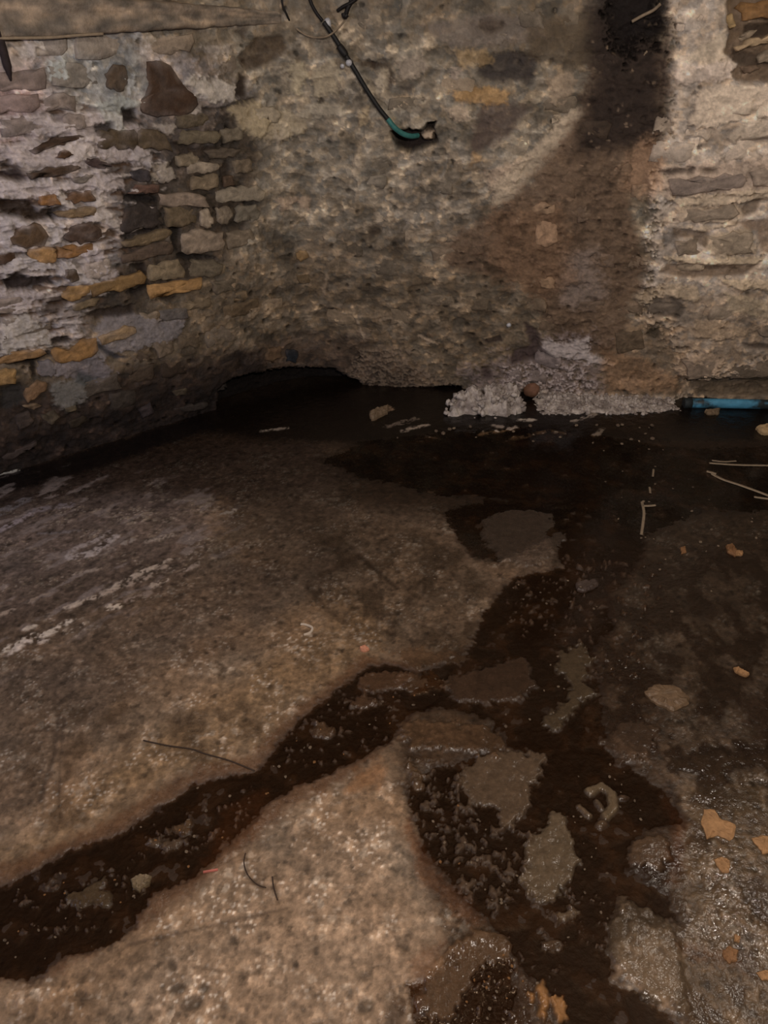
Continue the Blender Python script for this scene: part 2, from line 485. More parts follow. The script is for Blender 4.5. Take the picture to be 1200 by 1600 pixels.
# back wall: the hole the hose runs into, dark stains, the recess painted dark, the plaster slabs
wp([(611, 206), (640, 204), (660, 205), (668, 192), (682, 190), (678, 200), (682, 222), (664, 230), (640, 238), (618, 230)], (24, 18, 16), .97, h=-70, w=2.5, n=3)
wp([(668, 205), (678, 206), (676, 218), (662, 220), (655, 210)], (130, 116, 100), .95, h=60, w=3, n=3)
for P, c, a, h in [
    ([(750, 90), (800, 80), (840, 90), (830, 130), (770, 130), (745, 120)], (38, 34, 33), .9, -12),
    ([(760, 155), (800, 160), (830, 170), (790, 215), (740, 240), (735, 215)], (58, 48, 44), .8, -5),
    ([(660, 40), (760, 20), (840, 30), (850, 60), (760, 80), (700, 70)], (84, 76, 70), .6, 0),
    ([(820, 40), (900, 20), (960, 0), (960, 90), (900, 110), (830, 90)], (62, 53, 42), .75, 0),
    ([(575, 98), (600, 95), (612, 100), (614, 125), (606, 142), (600, 110)], (44, 35, 27), .9, -12),
    ([(560, 95), (590, 97), (585, 105), (565, 103)], (40, 32, 25), .9, -8),
    ([(458, 188), (476, 186), (478, 194), (460, 196)], (56, 48, 40), .9, -8),
    ([(575, 355), (595, 355), (595, 367), (580, 368)], (48, 40, 32), .9, -8),
    ([(800, 40), (760, 30), (745, 45), (770, 55)], (50, 42, 36), .8, -6),
    ([(625, 135), (645, 132), (650, 145), (632, 148)], (50, 44, 40), .8, -5),
    ([(715, 265), (750, 255), (760, 268), (720, 275)], (50, 40, 30), .8, -6),
]:
    wp(P, c, a, h=h, w=5, n=8)
for P, c, a, h in [
    ([(395, 175), (440, 170), (475, 180), (480, 210), (440, 220), (400, 220), (385, 200)], (132, 121, 102), .8, 8),
    ([(358, 170), (400, 158), (420, 190), (405, 215), (378, 205)], (128, 116, 94), .85, 9),
    ([(450, 100), (475, 95), (482, 120), (465, 150), (452, 140)], (134, 124, 104), .8, 8),
    ([(488, 110), (520, 92), (535, 110), (525, 145), (490, 150)], (128, 118, 100), .8, 8),
    ([(585, 125), (600, 105), (608, 105), (604, 135), (590, 145)], (138, 128, 112), .9, 8),
    ([(615, 150), (640, 142), (640, 158), (620, 162)], (124, 108, 88), .85, 6),
    ([(620, 95), (655, 85), (670, 105), (655, 125), (625, 120)], (120, 110, 98), .8, 6),
    ([(470, 165), (540, 160), (535, 178), (470, 182)], (128, 120, 106), .8, 6),
    ([(560, 180), (575, 170), (578, 195), (562, 198)], (128, 114, 92), .85, 6),
    ([(700, 110), (720, 105), (722, 130), (705, 132)], (132, 120, 108), .85, 5),
    ([(700, 140), (760, 135), (800, 142), (790, 165), (740, 160), (710, 160)], (130, 102, 64), .7, 4),
    ([(710, 80), (760, 75), (770, 95), (720, 105)], (120, 100, 70), .6, 4),
    ([(700, 170), (725, 160), (730, 185), (710, 185)], (134, 120, 104), .8, 4),
    ([(758, 270), (800, 255), (830, 240), (800, 300), (770, 310)], (132, 117, 102), .8, 5),
    ([(740, 240), (760, 250), (735, 260)], (126, 104, 76), .8, 5),
    ([(770, 290), (840, 225), (885, 175), (925, 160), (870, 240), (805, 315), (770, 325)], (146, 133, 116), .85, 3),  # lit strip along the shadow's edge, painted brighter
    ([(856, 125), (885, 115), (900, 125), (885, 165), (860, 160)], (124, 110, 94), .8, 6),
    ([(428, 200), (440, 215), (440, 252), (432, 252)], (122, 112, 98), .8, 4),
    ([(436, 310), (455, 305), (485, 308), (484, 332), (460, 318), (440, 335)], (124, 108, 92), .8, 5),
    ([(550, 245), (565, 243), (562, 278), (550, 276)], (122, 112, 98), .8, 4),
]:
    wp(P, c, a, h=h, w=4, n=8, keep=.35)

# diagonal cast shadow below the recess, painted into the wall pigment
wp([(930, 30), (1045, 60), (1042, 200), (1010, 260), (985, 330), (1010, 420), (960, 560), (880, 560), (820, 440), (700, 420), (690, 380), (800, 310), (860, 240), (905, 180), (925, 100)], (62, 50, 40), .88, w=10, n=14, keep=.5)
wp([(915, -40), (1040, -40), (1040, 190), (1020, 230), (960, 240), (900, 240), (920, 120)], (24, 19, 17), .92, w=18, n=14, keep=.35)  # deeper shade around the recess, painted in
wp([(955, -60), (1030, -60), (1034, 20), (1042, 48), (1028, 80), (1002, 66), (980, 92), (958, 72), (948, 25)], (17, 13, 12), .95, h=-60, w=8, n=18)
wp([(980, 240), (1010, 215), (1035, 235), (1030, 290), (1000, 310), (975, 290)], (128, 104, 84), .75, w=10, n=12, keep=.3)
wp([(880, 400), (930, 390), (945, 460), (900, 480), (875, 470)], (102, 92, 86), .6, w=14, n=16)
wp([(770, 330), (880, 315), (900, 440), (850, 470), (760, 430)], (96, 74, 56), .5, w=14, n=18, keep=.5)
wp([(740, 400), (780, 420), (790, 428), (770, 430)], (44, 36, 28), .8, h=-5, w=3, n=4)

# flecks of plaster inside the painted shadow
I, m = WS.mask([(930, 30), (1045, 60), (1042, 200), (1010, 260), (1000, 440), (960, 560), (820, 440), (700, 420), (690, 380), (800, 310), (905, 180)], 20, 14)
fk1, fk2, fkid = worley(Sg[I] / .016 + .5 * WS.N2[I], Zg[I] / .014 + .5 * WS.N2[I], 35)
mm = m * (fkid > .90) * sstep(.46, .2, fk1 + .25 * WS.N3[I]) * sstep(-.3, .3, WS.N1[I])
WS.C[I] += (lin((112, 96, 80)) * WK - WS.C[I]) * (mm * .6)[:, None]
mm = m * sstep(.1, .4, fbm(Sg[I] / .05, Zg[I] / .035, 4, 37))
WS.C[I] *= (1 - .4 * mm)[:, None]
# plaster slabs and cracks on the right; lit lips and shade beneath painted in
for P, c, a, h in [
    ([(1070, 90), (1130, 45), (1138, 90), (1125, 130), (1090, 100)], (150, 138, 122), .8, 5),
    ([(1090, 140), (1130, 130), (1260, 132), (1260, 175), (1170, 180), (1110, 200), (1075, 190)], (168, 154, 138), .9, 10),
    ([(1050, 110), (1130, 90), (1150, 105), (1140, 125), (1060, 130)], (150, 138, 128), .8, 8),
    ([(1170, 180), (1260, 172), (1260, 205), (1150, 225), (1130, 215)], (150, 138, 124), .8, 10),
    ([(1035, 262), (1075, 255), (1140, 250), (1260, 235), (1260, 290), (1150, 300), (1040, 305)], (128, 114, 102), .8, 8),
    ([(1040, 308), (1100, 302), (1260, 288), (1260, 298), (1150, 315), (1060, 322)], (152, 138, 120), .85, 12),
    ([(1050, 320), (1150, 314), (1160, 335), (1120, 345), (1060, 345)], (122, 109, 94), .8, 6),
    ([(1060, 350), (1110, 352), (1150, 340), (1150, 348), (1100, 358), (1064, 356)], (150, 136, 118), .8, 10),
    ([(1100, 365), (1170, 352), (1180, 395), (1120, 400), (1100, 390)], (130, 117, 100), .8, 6),
    ([(1035, 398), (1100, 405), (1150, 398), (1190, 400), (1175, 410), (1110, 412), (1040, 406)], (156, 141, 120), .85, 12),
    ([(1120, 432), (1260, 440), (1260, 458), (1180, 452), (1130, 442)], (158, 142, 120), .85, 10),
    ([(990, 460), (1040, 440), (1090, 445), (1090, 470), (1040, 460), (1000, 475)], (134, 120, 102), .85, 7),
    ([(1060, 560), (1100, 545), (1130, 560), (1120, 590), (1070, 595), (1050, 575)], (134, 117, 100), .85, 9),
    ([(1130, 455), (1200, 470), (1200, 495), (1140, 485)], (128, 116, 98), .7, 5),
    ([(1080, 495), (1140, 500), (1180, 520), (1120, 530), (1085, 525)], (124, 108, 90), .75, 6),
]:
    wp(P, c, a, h=h, w=2.5, n=6, keep=.4)
for P, c, a, h in [
    ([(1034, 268), (1052, 262), (1084, 260), (1080, 268), (1045, 272)], (50, 43, 38), .9, -14),
    ([(1092, 262), (1120, 262), (1115, 269), (1095, 268)], (70, 60, 50), .9, -12),
    ([(1155, 325), (1175, 310), (1188, 308), (1180, 330), (1160, 340)], (74, 64, 54), .85, -12),
    ([(1140, 345), (1260, 335), (1260, 392), (1190, 395), (1180, 360)], (86, 70, 56), .7, -4),
    ([(1050, 355), (1110, 362), (1100, 385), (1080, 368), (1050, 370)], (72, 60, 48), .8, -6),
    ([(1040, 412), (1180, 412), (1160, 430), (1080, 432), (1030, 425)], (82, 68, 54), .8, -8),
    ([(1020, 465), (1050, 462), (1070, 480), (1060, 495), (1020, 490)], (58, 52, 46), .85, -8),
    ([(1010, 515), (1030, 512), (1030, 528), (1012, 528)], (44, 38, 30), .85, -8),
    ([(1160, 535), (1260, 540), (1260, 548), (1170, 542)], (58, 50, 44), .85, -8),
    ([(1070, 590), (1100, 600), (1260, 598), (1260, 625), (1090, 622)], (72, 62, 50), .8, -6),
    ([(1134, -40), (1260, -40), (1260, 128), (1148, 130), (1140, 112), (1152, 100), (1128, 82), (1138, 60)], (66, 53, 40), .9, -22),
    ([(1165, 42), (1260, 25), (1260, 50), (1190, 58), (1160, 62)], (34, 26, 20), .9, -14),
    ([(1145, 80), (1260, 85), (1260, 100), (1170, 105), (1145, 95)], (48, 40, 33), .9, -8),
    ([(1056, 38), (1064, 40), (1064, 48), (1056, 48)], (58, 50, 44), .9, -12),
    ([(1130, 90), (1145, 85), (1142, 92), (1134, 94)], (60, 50, 44), .8, -6),
    ([(1150, 175), (1190, 168), (1190, 174), (1160, 182)], (100, 90, 82), .8, -10),
    ([(1145, 218), (1260, 206), (1260, 212), (1150, 226)], (98, 88, 80), .8, -12),
]:
    wp(P, c, a, h=h, w=3, n=4)

wp([(1060, 590), (1400, 600), (1400, 690), (1060, 680)], h=-30, w=8, n=4)
# foot of the back wall: corner hollow with its shade painted black, efflorescence, pale crumbs
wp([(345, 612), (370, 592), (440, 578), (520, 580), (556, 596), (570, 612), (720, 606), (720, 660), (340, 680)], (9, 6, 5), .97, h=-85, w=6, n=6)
wp([(560, 545), (640, 545), (660, 580), (720, 600), (700, 612), (600, 606), (540, 592)], (92, 80, 68), .8, h=6, w=5, n=10, keep=.5, thr=0)
wp([(730, 580), (790, 560), (850, 530), (920, 530), (940, 580), (945, 630), (740, 640)], (92, 82, 80), .7, h=4, w=14, n=40, keep=.3, thr=-.25)
wp([(842, 548), (852, 532), (885, 534), (918, 528), (925, 550), (950, 562), (955, 570), (920, 566), (880, 558), (860, 562)], (140, 132, 130), .9, h=8, w=4, n=9, keep=.3)
wp([(790, 575), (830, 565), (900, 570), (930, 600), (900, 618), (780, 620)], (126, 117, 115), .8, h=6, w=5, n=12, thr=.1)
wp([(820, 505), (838, 515), (846, 545), (866, 560), (860, 572), (830, 562), (800, 570), (800, 548), (828, 540)], (46, 37, 36), .9, h=-14, w=4, n=5)
wp([(752, 575), (765, 570), (768, 590), (755, 592)], (44, 34, 34), .8, h=-6, w=4, n=4)
wp([(755, 532), (782, 524), (784, 533), (762, 537)], (34, 27, 24), .9, h=-10, w=2, n=3)
wp([(710, 618), (850, 612), (1000, 618), (1080, 622), (1060, 650), (720, 655)], (140, 128, 116), .85, h=10, w=4, n=8, keep=.3, thr=-.25)
wp([(935, 540), (1000, 560), (1060, 590), (1060, 612), (950, 612)], (92, 72, 54), .7, w=8, n=10, keep=.6)
for a_, b_, c_ in [((558, 500), (568, 525), (110, 98, 84)), ((595, 500), (610, 497), (104, 92, 78)), ((655, 525), (684, 538), (118, 104, 88)),
                   ((580, 495), (650, 485), (92, 80, 66)), ((505, 460), (512, 430), (98, 86, 72)), ((1025, 720), (1025, 720), (0, 0, 0))][:5]:
    wp([a_, b_], c_, .9, h=4, w=2, n=3, stroke=4)

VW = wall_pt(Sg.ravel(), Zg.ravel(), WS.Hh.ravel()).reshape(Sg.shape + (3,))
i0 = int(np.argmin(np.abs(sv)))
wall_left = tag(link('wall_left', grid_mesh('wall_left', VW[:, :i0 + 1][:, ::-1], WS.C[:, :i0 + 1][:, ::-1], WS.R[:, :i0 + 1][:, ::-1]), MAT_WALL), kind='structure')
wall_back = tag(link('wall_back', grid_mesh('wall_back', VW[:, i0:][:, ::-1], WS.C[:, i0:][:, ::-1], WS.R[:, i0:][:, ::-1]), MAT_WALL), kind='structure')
def wall_h(s, z):                         # relief of the finished wall at a place
    i = np.clip(np.searchsorted(sv, s), 0, len(sv) - 1)
    j = np.clip(np.searchsorted(zv, z), 0, len(zv) - 1)
    return float(WS.Hh[j, i])

# ------------------------------------------------------------------ stones built into the walls
def stone(pts, col, proud=10, parent=None, rough=.18, sz=False):
    """pts: outline in photograph measurements (or wall metres when sz); a rounded, slightly uneven block face"""
    P = np.array(pts, float)
    if not sz:
        P = np.stack(wall_at(P[:, 0], P[:, 1]), -1)
    c = P.mean(0)
    L = np.linalg.norm(np.roll(P, -1, 0) - P, axis=1)
    cum = np.concatenate([[0], np.cumsum(L)])
    n = 20 if not sz else 14
    Q = []
    for t in np.arange(n) / n * cum[-1]:
        k = min(np.searchsorted(cum, t, 'right') - 1, len(P) - 1)
        f = (t - cum[k]) / max(L[k], 1e-9)
        Q.append(P[k] * (1 - f) + P[(k + 1) % len(P)] * f)
    Q = np.array(Q)
    size = np.sqrt(max(1e-6, (P[:, 0].max() - P[:, 0].min()) * (P[:, 1].max() - P[:, 1].min())))
    Q += RNG.normal(0, size * .035, Q.shape)
    wob = fbm(Q[:, 0] / .03, Q[:, 1] / .03, 2, 200)
    Q += (Q - c) * (.16 * wob)[:, None]
    d0 = np.median([wall_h(*q) for q in Q]) + proud * .001
    tilt = RNG.normal(0, .07, 2)
    rings = [(1.0, -.035), (1.0, -.005), (.94, -.001), (.72, .001), (.42, .001)] if not sz else [(1.0, -.035), (1.0, -.005), (.92, 0), (.5, .001)]
    V, Cc, Fc = [], [], []
    Ls = np.array(col)
    if not sz:
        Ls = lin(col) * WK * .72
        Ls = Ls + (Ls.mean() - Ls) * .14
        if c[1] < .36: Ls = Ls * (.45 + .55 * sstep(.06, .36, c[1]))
    one = RNG.normal(1, .08)
    for k, (sc_, dd) in enumerate(rings + [(0, .001)]):
        for q in (Q if sc_ else [c]):
            p = c + (q - c) * sc_
            nz = fbm(p[:1] / .022, p[1:] / .016, 3, 210)[0]
            nb = fbm(p[:1] / .05, p[1:] / .04, 2, 220)[0]
            V.append(wall_pt(p[0], p[1], d0 + dd + (float((p - c) @ tilt) + .0035 * nz if k else 0)))
            loc = wall_c(p[0], p[1])
            blend = np.clip(.02 + .45 * nb + (.15 if sc_ > .9 else 0), 0, .6)
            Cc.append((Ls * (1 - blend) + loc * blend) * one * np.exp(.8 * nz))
    m_ = len(rings)
    for k in range(m_ - 1):
        for i in range(n):
            j = (i + 1) % n
            Fc.append((k * n + i, k * n + j, (k + 1) * n + j, (k + 1) * n + i))
    for i in range(n):
        Fc.append(((m_ - 1) * n + i, (m_ - 1) * n + (i + 1) % n, m_ * n))
    me = bpy.data.meshes.new('stone')
    me.from_pydata([tuple(map(float, v)) for v in V], [], Fc)
    at = me.attributes.new('pigment', 'FLOAT_COLOR', 'POINT')
    at.data.foreach_set('color', np.concatenate([np.clip(Cc, 0, .9), np.ones((len(Cc), 1))], 1).astype(np.float32).ravel())
    for p in me.polygons: p.use_smooth = True
    o = link('stone', me, MAT_STONE, parent or (wall_left if c[0] < 0 else wall_back))
    if not sz and col[0] - col[2] > 48 and col[0] > 100: o['label'] = 'ochre yellow stone'
    DONE.append((P[:, 0].min(), P[:, 1].min(), P[:, 0].max(), P[:, 1].max()))
    return o
def wall_c(s, z):
    i = np.clip(np.searchsorted(sv, s), 0, len(sv) - 1)
    j = np.clip(np.searchsorted(zv, z), 0, len(zv) - 1)
    return WS.C[j, i]
DONE = []
def slab_px(x0, y0, x1, y1, tilt, col, proud=10):
    """a long stone whose left end centres at (x0, .), rising to the right by tilt pixels"""
    j = lambda: RNG.uniform(-.12, .12) * (y1 - y0)
    stone([(x0, y0 + j()), ((x0 + x1) / 2, y0 - tilt / 2 + j()), (x1, y0 - tilt + j()), (x1, y1 - tilt + j()), ((x0 + x1) / 2, y1 - tilt / 2 + j()), (x0, y1 + j())], col, proud)

BROWN, RUST, DARK, TAN, PALE, OCHRE, GREY, PLUM = (66, 51, 36), (64, 44, 27), (44, 36, 30), (98, 82, 62), (120, 106, 90), (122, 92, 50), (92, 84, 76), (58, 45, 42)
STONES_PX = [
    ([(228, 100), (245, 88), (262, 95), (280, 128), (310, 155), (300, 175), (262, 182), (220, 180), (214, 165), (230, 138)], (54, 38, 26), 6),
    ([(165, 115), (175, 103), (198, 103), (200, 130), (190, 146), (165, 138)], (74, 60, 46), 9),
    ([(150, 210), (165, 203), (213, 203), (214, 234), (152, 232)], (68, 56, 40), 10),
    ([(215, 200), (260, 208), (270, 235), (218, 235)], (72, 60, 44), 9),
    ([(42, 236), (85, 216), (128, 208), (132, 214), (92, 226), (50, 240)], (56, 41, 29), 9),
    ([(85, 246), (97, 232), (112, 240), (98, 248)], RUST, 8),
    ([(40, 272), (70, 262), (122, 255), (126, 264), (80, 277), (45, 278)], (58, 44, 32), 10),
    ([(126, 246), (150, 248), (175, 258), (150, 264), (132, 256)], PLUM, 9),
    ([(112, 280), (135, 272), (145, 274), (130, 286), (115, 286)], (84, 76, 66), 8),
    ([(60, 306), (85, 303), (96, 320), (62, 321)], (104, 70, 30), 11),
    ([(96, 312), (115, 298), (142, 298), (150, 314), (118, 316)], (82, 58, 36), 11),
    ([(85, 334), (110, 325), (150, 322), (148, 336), (100, 342)], (98, 80, 56), 9),
    ([(18, 372), (35, 352), (62, 350), (76, 366), (70, 382), (36, 388), (18, 382)], (70, 53, 36), 12),
    ([(98, 372), (112, 352), (140, 346), (160, 360), (150, 378), (110, 380)], (70, 54, 43), 11),
    ([(42, 392), (60, 386), (88, 388), (90, 410), (64, 412), (45, 402)], (138, 104, 60), 12),
    ([(88, 386), (112, 382), (145, 382), (143, 394), (112, 402), (88, 404)], (112, 78, 38), 11),
    ([(0, 398), (22, 394), (24, 404), (10, 412), (-20, 414), (-20, 400)], RUST, 8),
    ([(100, 420), (116, 418), (124, 436), (112, 442), (100, 432)], (66, 52, 38), 8),
    ([(195, 322), (225, 316), (250, 322), (256, 352), (225, 358), (192, 362)], (48, 41, 37), 10),
    ([(203, 270), (220, 265), (234, 266), (236, 286), (214, 284)], (46, 42, 44), 7),
    ([(212, 290), (250, 288), (250, 302), (200, 304)], (74, 54, 44), 7),
    ([(250, 303), (290, 302), (324, 304), (326, 321), (290, 323), (252, 323)], (122, 106, 90), 12),
    ([(258, 326), (285, 324), (312, 326), (310, 350), (262, 354)], (86, 73, 54), 9),
    ([(312, 330), (325, 326), (336, 345), (332, 356), (314, 354)], (128, 114, 96), 11),
    ([(338, 326), (358, 322), (366, 336), (358, 352), (340, 348)], (108, 96, 80), 8),
    ([(285, 366), (310, 360), (348, 362), (350, 388), (320, 396), (284, 395)], (120, 105, 88), 13),
    ([(190, 380), (220, 368), (268, 358), (273, 364), (262, 374), (225, 382), (192, 388)], (100, 84, 60), 11),
    ([(188, 400), (230, 385), (270, 378), (275, 396), (240, 402), (195, 410)], (78, 64, 52), 8),
    ([(230, 414), (258, 408), (282, 406), (292, 432), (262, 438), (232, 440)], (108, 94, 72), 11),
    ([(94, 460), (112, 446), (138, 445), (140, 456), (118, 470), (100, 468)], (126, 96, 54), 11),
    ([(140, 446), (180, 434), (222, 426), (229, 440), (205, 450), (142, 462)], (112, 86, 48), 12),
    ([(234, 446), (275, 440), (312, 436), (318, 446), (280, 460), (236, 466)], (138, 104, 58), 12),
    ([(112, 478), (140, 468), (158, 466), (150, 478), (116, 486)], (104, 88, 64), 8),
    ([(282, 474), (310, 466), (330, 466), (328, 480), (286, 486)], (98, 84, 64), 7),
    ([(152, 526), (175, 515), (208, 506), (211, 520), (190, 528), (158, 538)], (120, 98, 68), 11),
    ([(80, 556), (84, 542), (110, 546), (130, 530), (148, 528), (150, 552), (122, 562), (90, 566)], (128, 94, 50), 11),
    ([(0, 560), (20, 548), (60, 545), (76, 548), (45, 560), (10, 568), (-25, 572)], (124, 93, 54), 10),
    ([(-25, 580), (10, 576), (26, 578), (27, 598), (0, 602), (-25, 606)], (122, 94, 52), 11),
    ([(36, 610), (55, 596), (72, 596), (72, 610), (56, 620), (42, 630)], (108, 82, 56), 9),
    ([(60, 565), (78, 562), (92, 572), (84, 588), (58, 588)], (88, 82, 82), 8),
    ([(35, 633), (55, 628), (66, 634), (50, 640)], (100, 82, 62), 7),
    ([(100, 636), (118, 632), (120, 640), (102, 644)], (88, 76, 56), 6),
    ([(62, 648), (82, 640), (95, 650), (78, 664)], (74, 64, 50), 8),
    ([(20, 650), (45, 642), (55, 660), (30, 672)], (60, 50, 44), 7),
    ([(105, 660), (130, 648), (140, 656), (112, 670)], (58, 48, 36), 7),
    ([(0, 715), (40, 695), (58, 688), (50, 700), (10, 722)], (72, 60, 54), 8),
    ([(215, 640), (235, 628), (240, 645), (222, 652)], (66, 56, 56), 8),
    ([(270, 638), (298, 632), (322, 628), (322, 637), (290, 644)], (64, 56, 50), 8),
    ([(340, 608), (360, 600), (366, 612), (345, 620)], (74, 66, 62), 10),
    ([(268, 610), (292, 606), (290, 616), (272, 618)], (84, 72, 56), 7),
    ([(395, 170), (425, 166), (440, 178), (432, 192), (398, 190)], (130, 118, 98), 8),
    ([(462, 395), (478, 390), (484, 402), (470, 408), (462, 404)], (112, 88, 54), 6),
    ([(464, 430), (482, 428), (484, 442), (466, 444)], (88, 72, 50), 5),
    ([(418, 545), (438, 540), (440, 558), (424, 566), (412, 560)], (98, 76, 54), 9),
    ([(446, 545), (466, 548), (464, 566), (448, 564)], (40, 44, 50), 7),
    ([(322, 236), (350, 230), (376, 234), (372, 246), (330, 250)], (74, 64, 52), 9),
    ([(274, 244), (300, 240), (318, 246), (316, 258), (280, 262)], (104, 92, 74), 9),
    ([(294, 256), (325, 252), (344, 256), (340, 268), (296, 272)], (116, 104, 88), 11),
    ([(362, 252), (392, 248), (396, 268), (366, 272)], (88, 76, 60), 8),
    ([(296, 276), (330, 272), (344, 276), (342, 294), (300, 298)], (104, 90, 70), 10),
    ([(348, 276), (362, 272), (370, 290), (352, 294)], (74, 58, 44), 8),
    ([(246, 268), (268, 260), (276, 280), (252, 288)], (124, 114, 102), 10),
    ([(334, 300), (380, 292), (412, 294), (410, 314), (338, 318)], (112, 102, 86), 9),
    ([(276, 208), (310, 204), (342, 206), (340, 222), (280, 228)], (88, 78, 60), 9),
    ([(346, 204), (378, 198), (384, 220), (348, 224)], (104, 94, 78), 8),
    ([(272, 180), (310, 176), (330, 182), (322, 198), (276, 200)], (78, 68, 52), 8),
    ([(368, 324), (404, 320), (408, 344), (370, 348)], (100, 92, 78), 7),
    ([(352, 364), (394, 358), (400, 382), (356, 390)], (98, 86, 70), 7),
    ([(290, 410), (330, 406), (350, 412), (346, 432), (296, 434)], (88, 78, 62), 7),
    ([(330, 440), (370, 434), (376, 452), (334, 460)], (84, 74, 60), 6),
    ([(250, 486), (290, 480), (296, 496), (252, 502)], (82, 76, 72), 6),
    # back wall
    ([(836, 350), (850, 344), (872, 350), (873, 376), (852, 386), (836, 380)], (140, 112, 86), 4),
    ([(826, 325), (845, 316), (868, 320), (868, 335), (830, 336)], (128, 104, 80), 4),
    ([(842, 440), (858, 432), (868, 438), (866, 452), (848, 450)], (132, 106, 80), 4),
    ([(900, 325), (918, 320), (920, 345), (902, 348)], (92, 76, 62), 3),
    ([(1150, 12), (1180, 2), (1230, -4), (1230, 30), (1190, 28), (1160, 34)], (104, 74, 38), 16),
    ([(1134, 24), (1144, 22), (1150, 40), (1140, 46), (1134, 40)], (128, 106, 70), 14),
    ([(1146, 72), (1170, 60), (1230, 48), (1230, 62), (1180, 72), (1150, 80)], (146, 124, 94), 18),
    ([(1152, 60), (1170, 48), (1186, 46), (1176, 56), (1156, 66)], (112, 98, 80), 14),
    ([(1182, 90), (1200, 78), (1230, 78), (1230, 96), (1186, 98)], (124, 110, 92), 12),
    ([(1155, 106), (1180, 100), (1190, 108), (1166, 116)], (84, 68, 54), 9),
    ([(1056, 326), (1110, 322), (1150, 318), (1148, 336), (1100, 342), (1062, 342)], (120, 107, 92), 8),
    ([(1046, 278), (1100, 274), (1160, 268), (1162, 292), (1100, 298), (1050, 300)], (116, 103, 94), 8),
    ([(1170, 265), (1230, 258), (1230, 286), (1172, 292)], (118, 105, 92), 8),
    ([(1105, 370), (1140, 362), (1172, 360), (1176, 390), (1124, 398)], (132, 118, 100), 8),
    ([(1052, 376), (1088, 372), (1092, 394), (1056, 398)], (112, 98, 82), 6),
    ([(1064, 560), (1095, 550), (1124, 560), (1118, 586), (1074, 592)], (132, 115, 98), 8),
    ([(1136, 556), (1230, 548), (1230, 586), (1140, 590)], (110, 96, 80), 6),
    ([(960, 520), (1000, 516), (1006, 545), (964, 552)], (96, 80, 62), 6),
    ([(1180, 490), (1230, 488), (1230, 528), (1186, 524)], (106, 93, 78), 6),
]
for P, c, pr in STONES_PX:
    stone(P, c, pr)
NAMED = len(DONE)
# the rest of the coursed rubble, mostly drowned in mortar and plaster
fill_cols_l = [(70, 58, 46), (82, 70, 56), (60, 48, 38), (94, 82, 66), (76, 62, 44), (88, 80, 72)]
fill_cols_b = [(104, 94, 78), (92, 82, 66), (112, 100, 86), (96, 84, 72)]
def near_done(x0, y0, x1, y1):
    return any(x0 < d[2] + .004 and x1 > d[0] - .004 and y0 < d[3] + .004 and y1 > d[1] - .004 for d in DONE[:])
z = .05
while z < 1.40:
    hgt = RNG.uniform(.04, .075)
    s = -1.42 + RNG.uniform(0, .1)
    while s < 2.0:
        ln = RNG.uniform(.07, .2)
        if s > -.12: ln *= .8
        zz = z + RNG.normal(0, .006)
        cx = s + ln / 2
        p_keep = .85 if cx < -.22 else (.30 if cx < 1.35 else .35)
        if not near_done(s, zz, s + ln, zz + hgt) and RNG.random() < p_keep and len(DONE) < 285:
            j = lambda: RNG.uniform(-.007, .007)
            Pm = [(s, zz + j()), (s + ln * .5, zz + j()), (s + ln, zz + j()), (s + ln, zz + hgt + j()), (s + ln * .5, zz + hgt + j()), (s, zz + hgt + j())]
            smp = [(s + ln * a, zz + hgt * b) for a in (.2, .5, .8) for b in (.3, .7)]
            if min(wall_h(*q) for q in smp) > -.018:
                loc = np.mean([wall_c(*q) for q in smp], 0)
                if cx < -.15:
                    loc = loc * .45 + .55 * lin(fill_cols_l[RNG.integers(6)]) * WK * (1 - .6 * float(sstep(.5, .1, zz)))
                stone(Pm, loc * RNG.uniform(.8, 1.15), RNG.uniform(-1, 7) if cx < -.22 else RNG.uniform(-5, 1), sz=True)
        s += ln + RNG.uniform(.012, .03)
    z += hgt + RNG.uniform(.010, .02)
# ------------------------------------------------------------------ floor: relief and pigment
av = spans([(-1.6, -.80, 40), (-.80, -.47, 120), (-.47, .47, 600), (.47, .80, 120), (.80, 1.6, 40)])
yv = [-.6]
while yv[-1] < .5: yv.append(yv[-1] + (.02 if yv[-1] < .1 else .006))
while yv[-1] < 3.42: yv.append(yv[-1] + .0022 + .0011 * yv[-1])
yv = np.array(yv)
Ag, Yg = np.meshgrid(av, yv)
Xg = Ag * (Yg + 1.0)
def floor_pxm(px, py):
    return float(CAM_H / ray(px, py)[2]) * 1.25
fn1, fn2, fn3 = fbm(Xg / .11, Yg / .11, 3, 51), fbm(Xg / .03, Yg / .03, 3, 55), fbm(Xg / .011, Yg / .011, 2, 59)
FS = Surface(Xg, Yg, floor_at, floor_pxm, FK, fn1 * .9, fn2, fn3)
FS.C[:] = lin((138, 115, 93)) * FK
fbig = fbm(Xg / .45, Yg / .4, 3, 61)
fmid = fbm(Xg / .17 + .6 * Yg, Yg / .10, 3, 63)
FS.C *= np.exp(.5 * fbig + .55 * fmid)[..., None]
FS.C *= 1 + .3 * fbm(Xg / .16, Yg / .16, 3, 65)[..., None] * np.array([.6, .1, -.5])
FS.R[:] = .35
FS.Hh += .0035 + .0022 * fn1 + .0011 * fn2 + .0006 * fn3
def fp(pts, *a, **k): return FS.paint(pts, *a, **k)

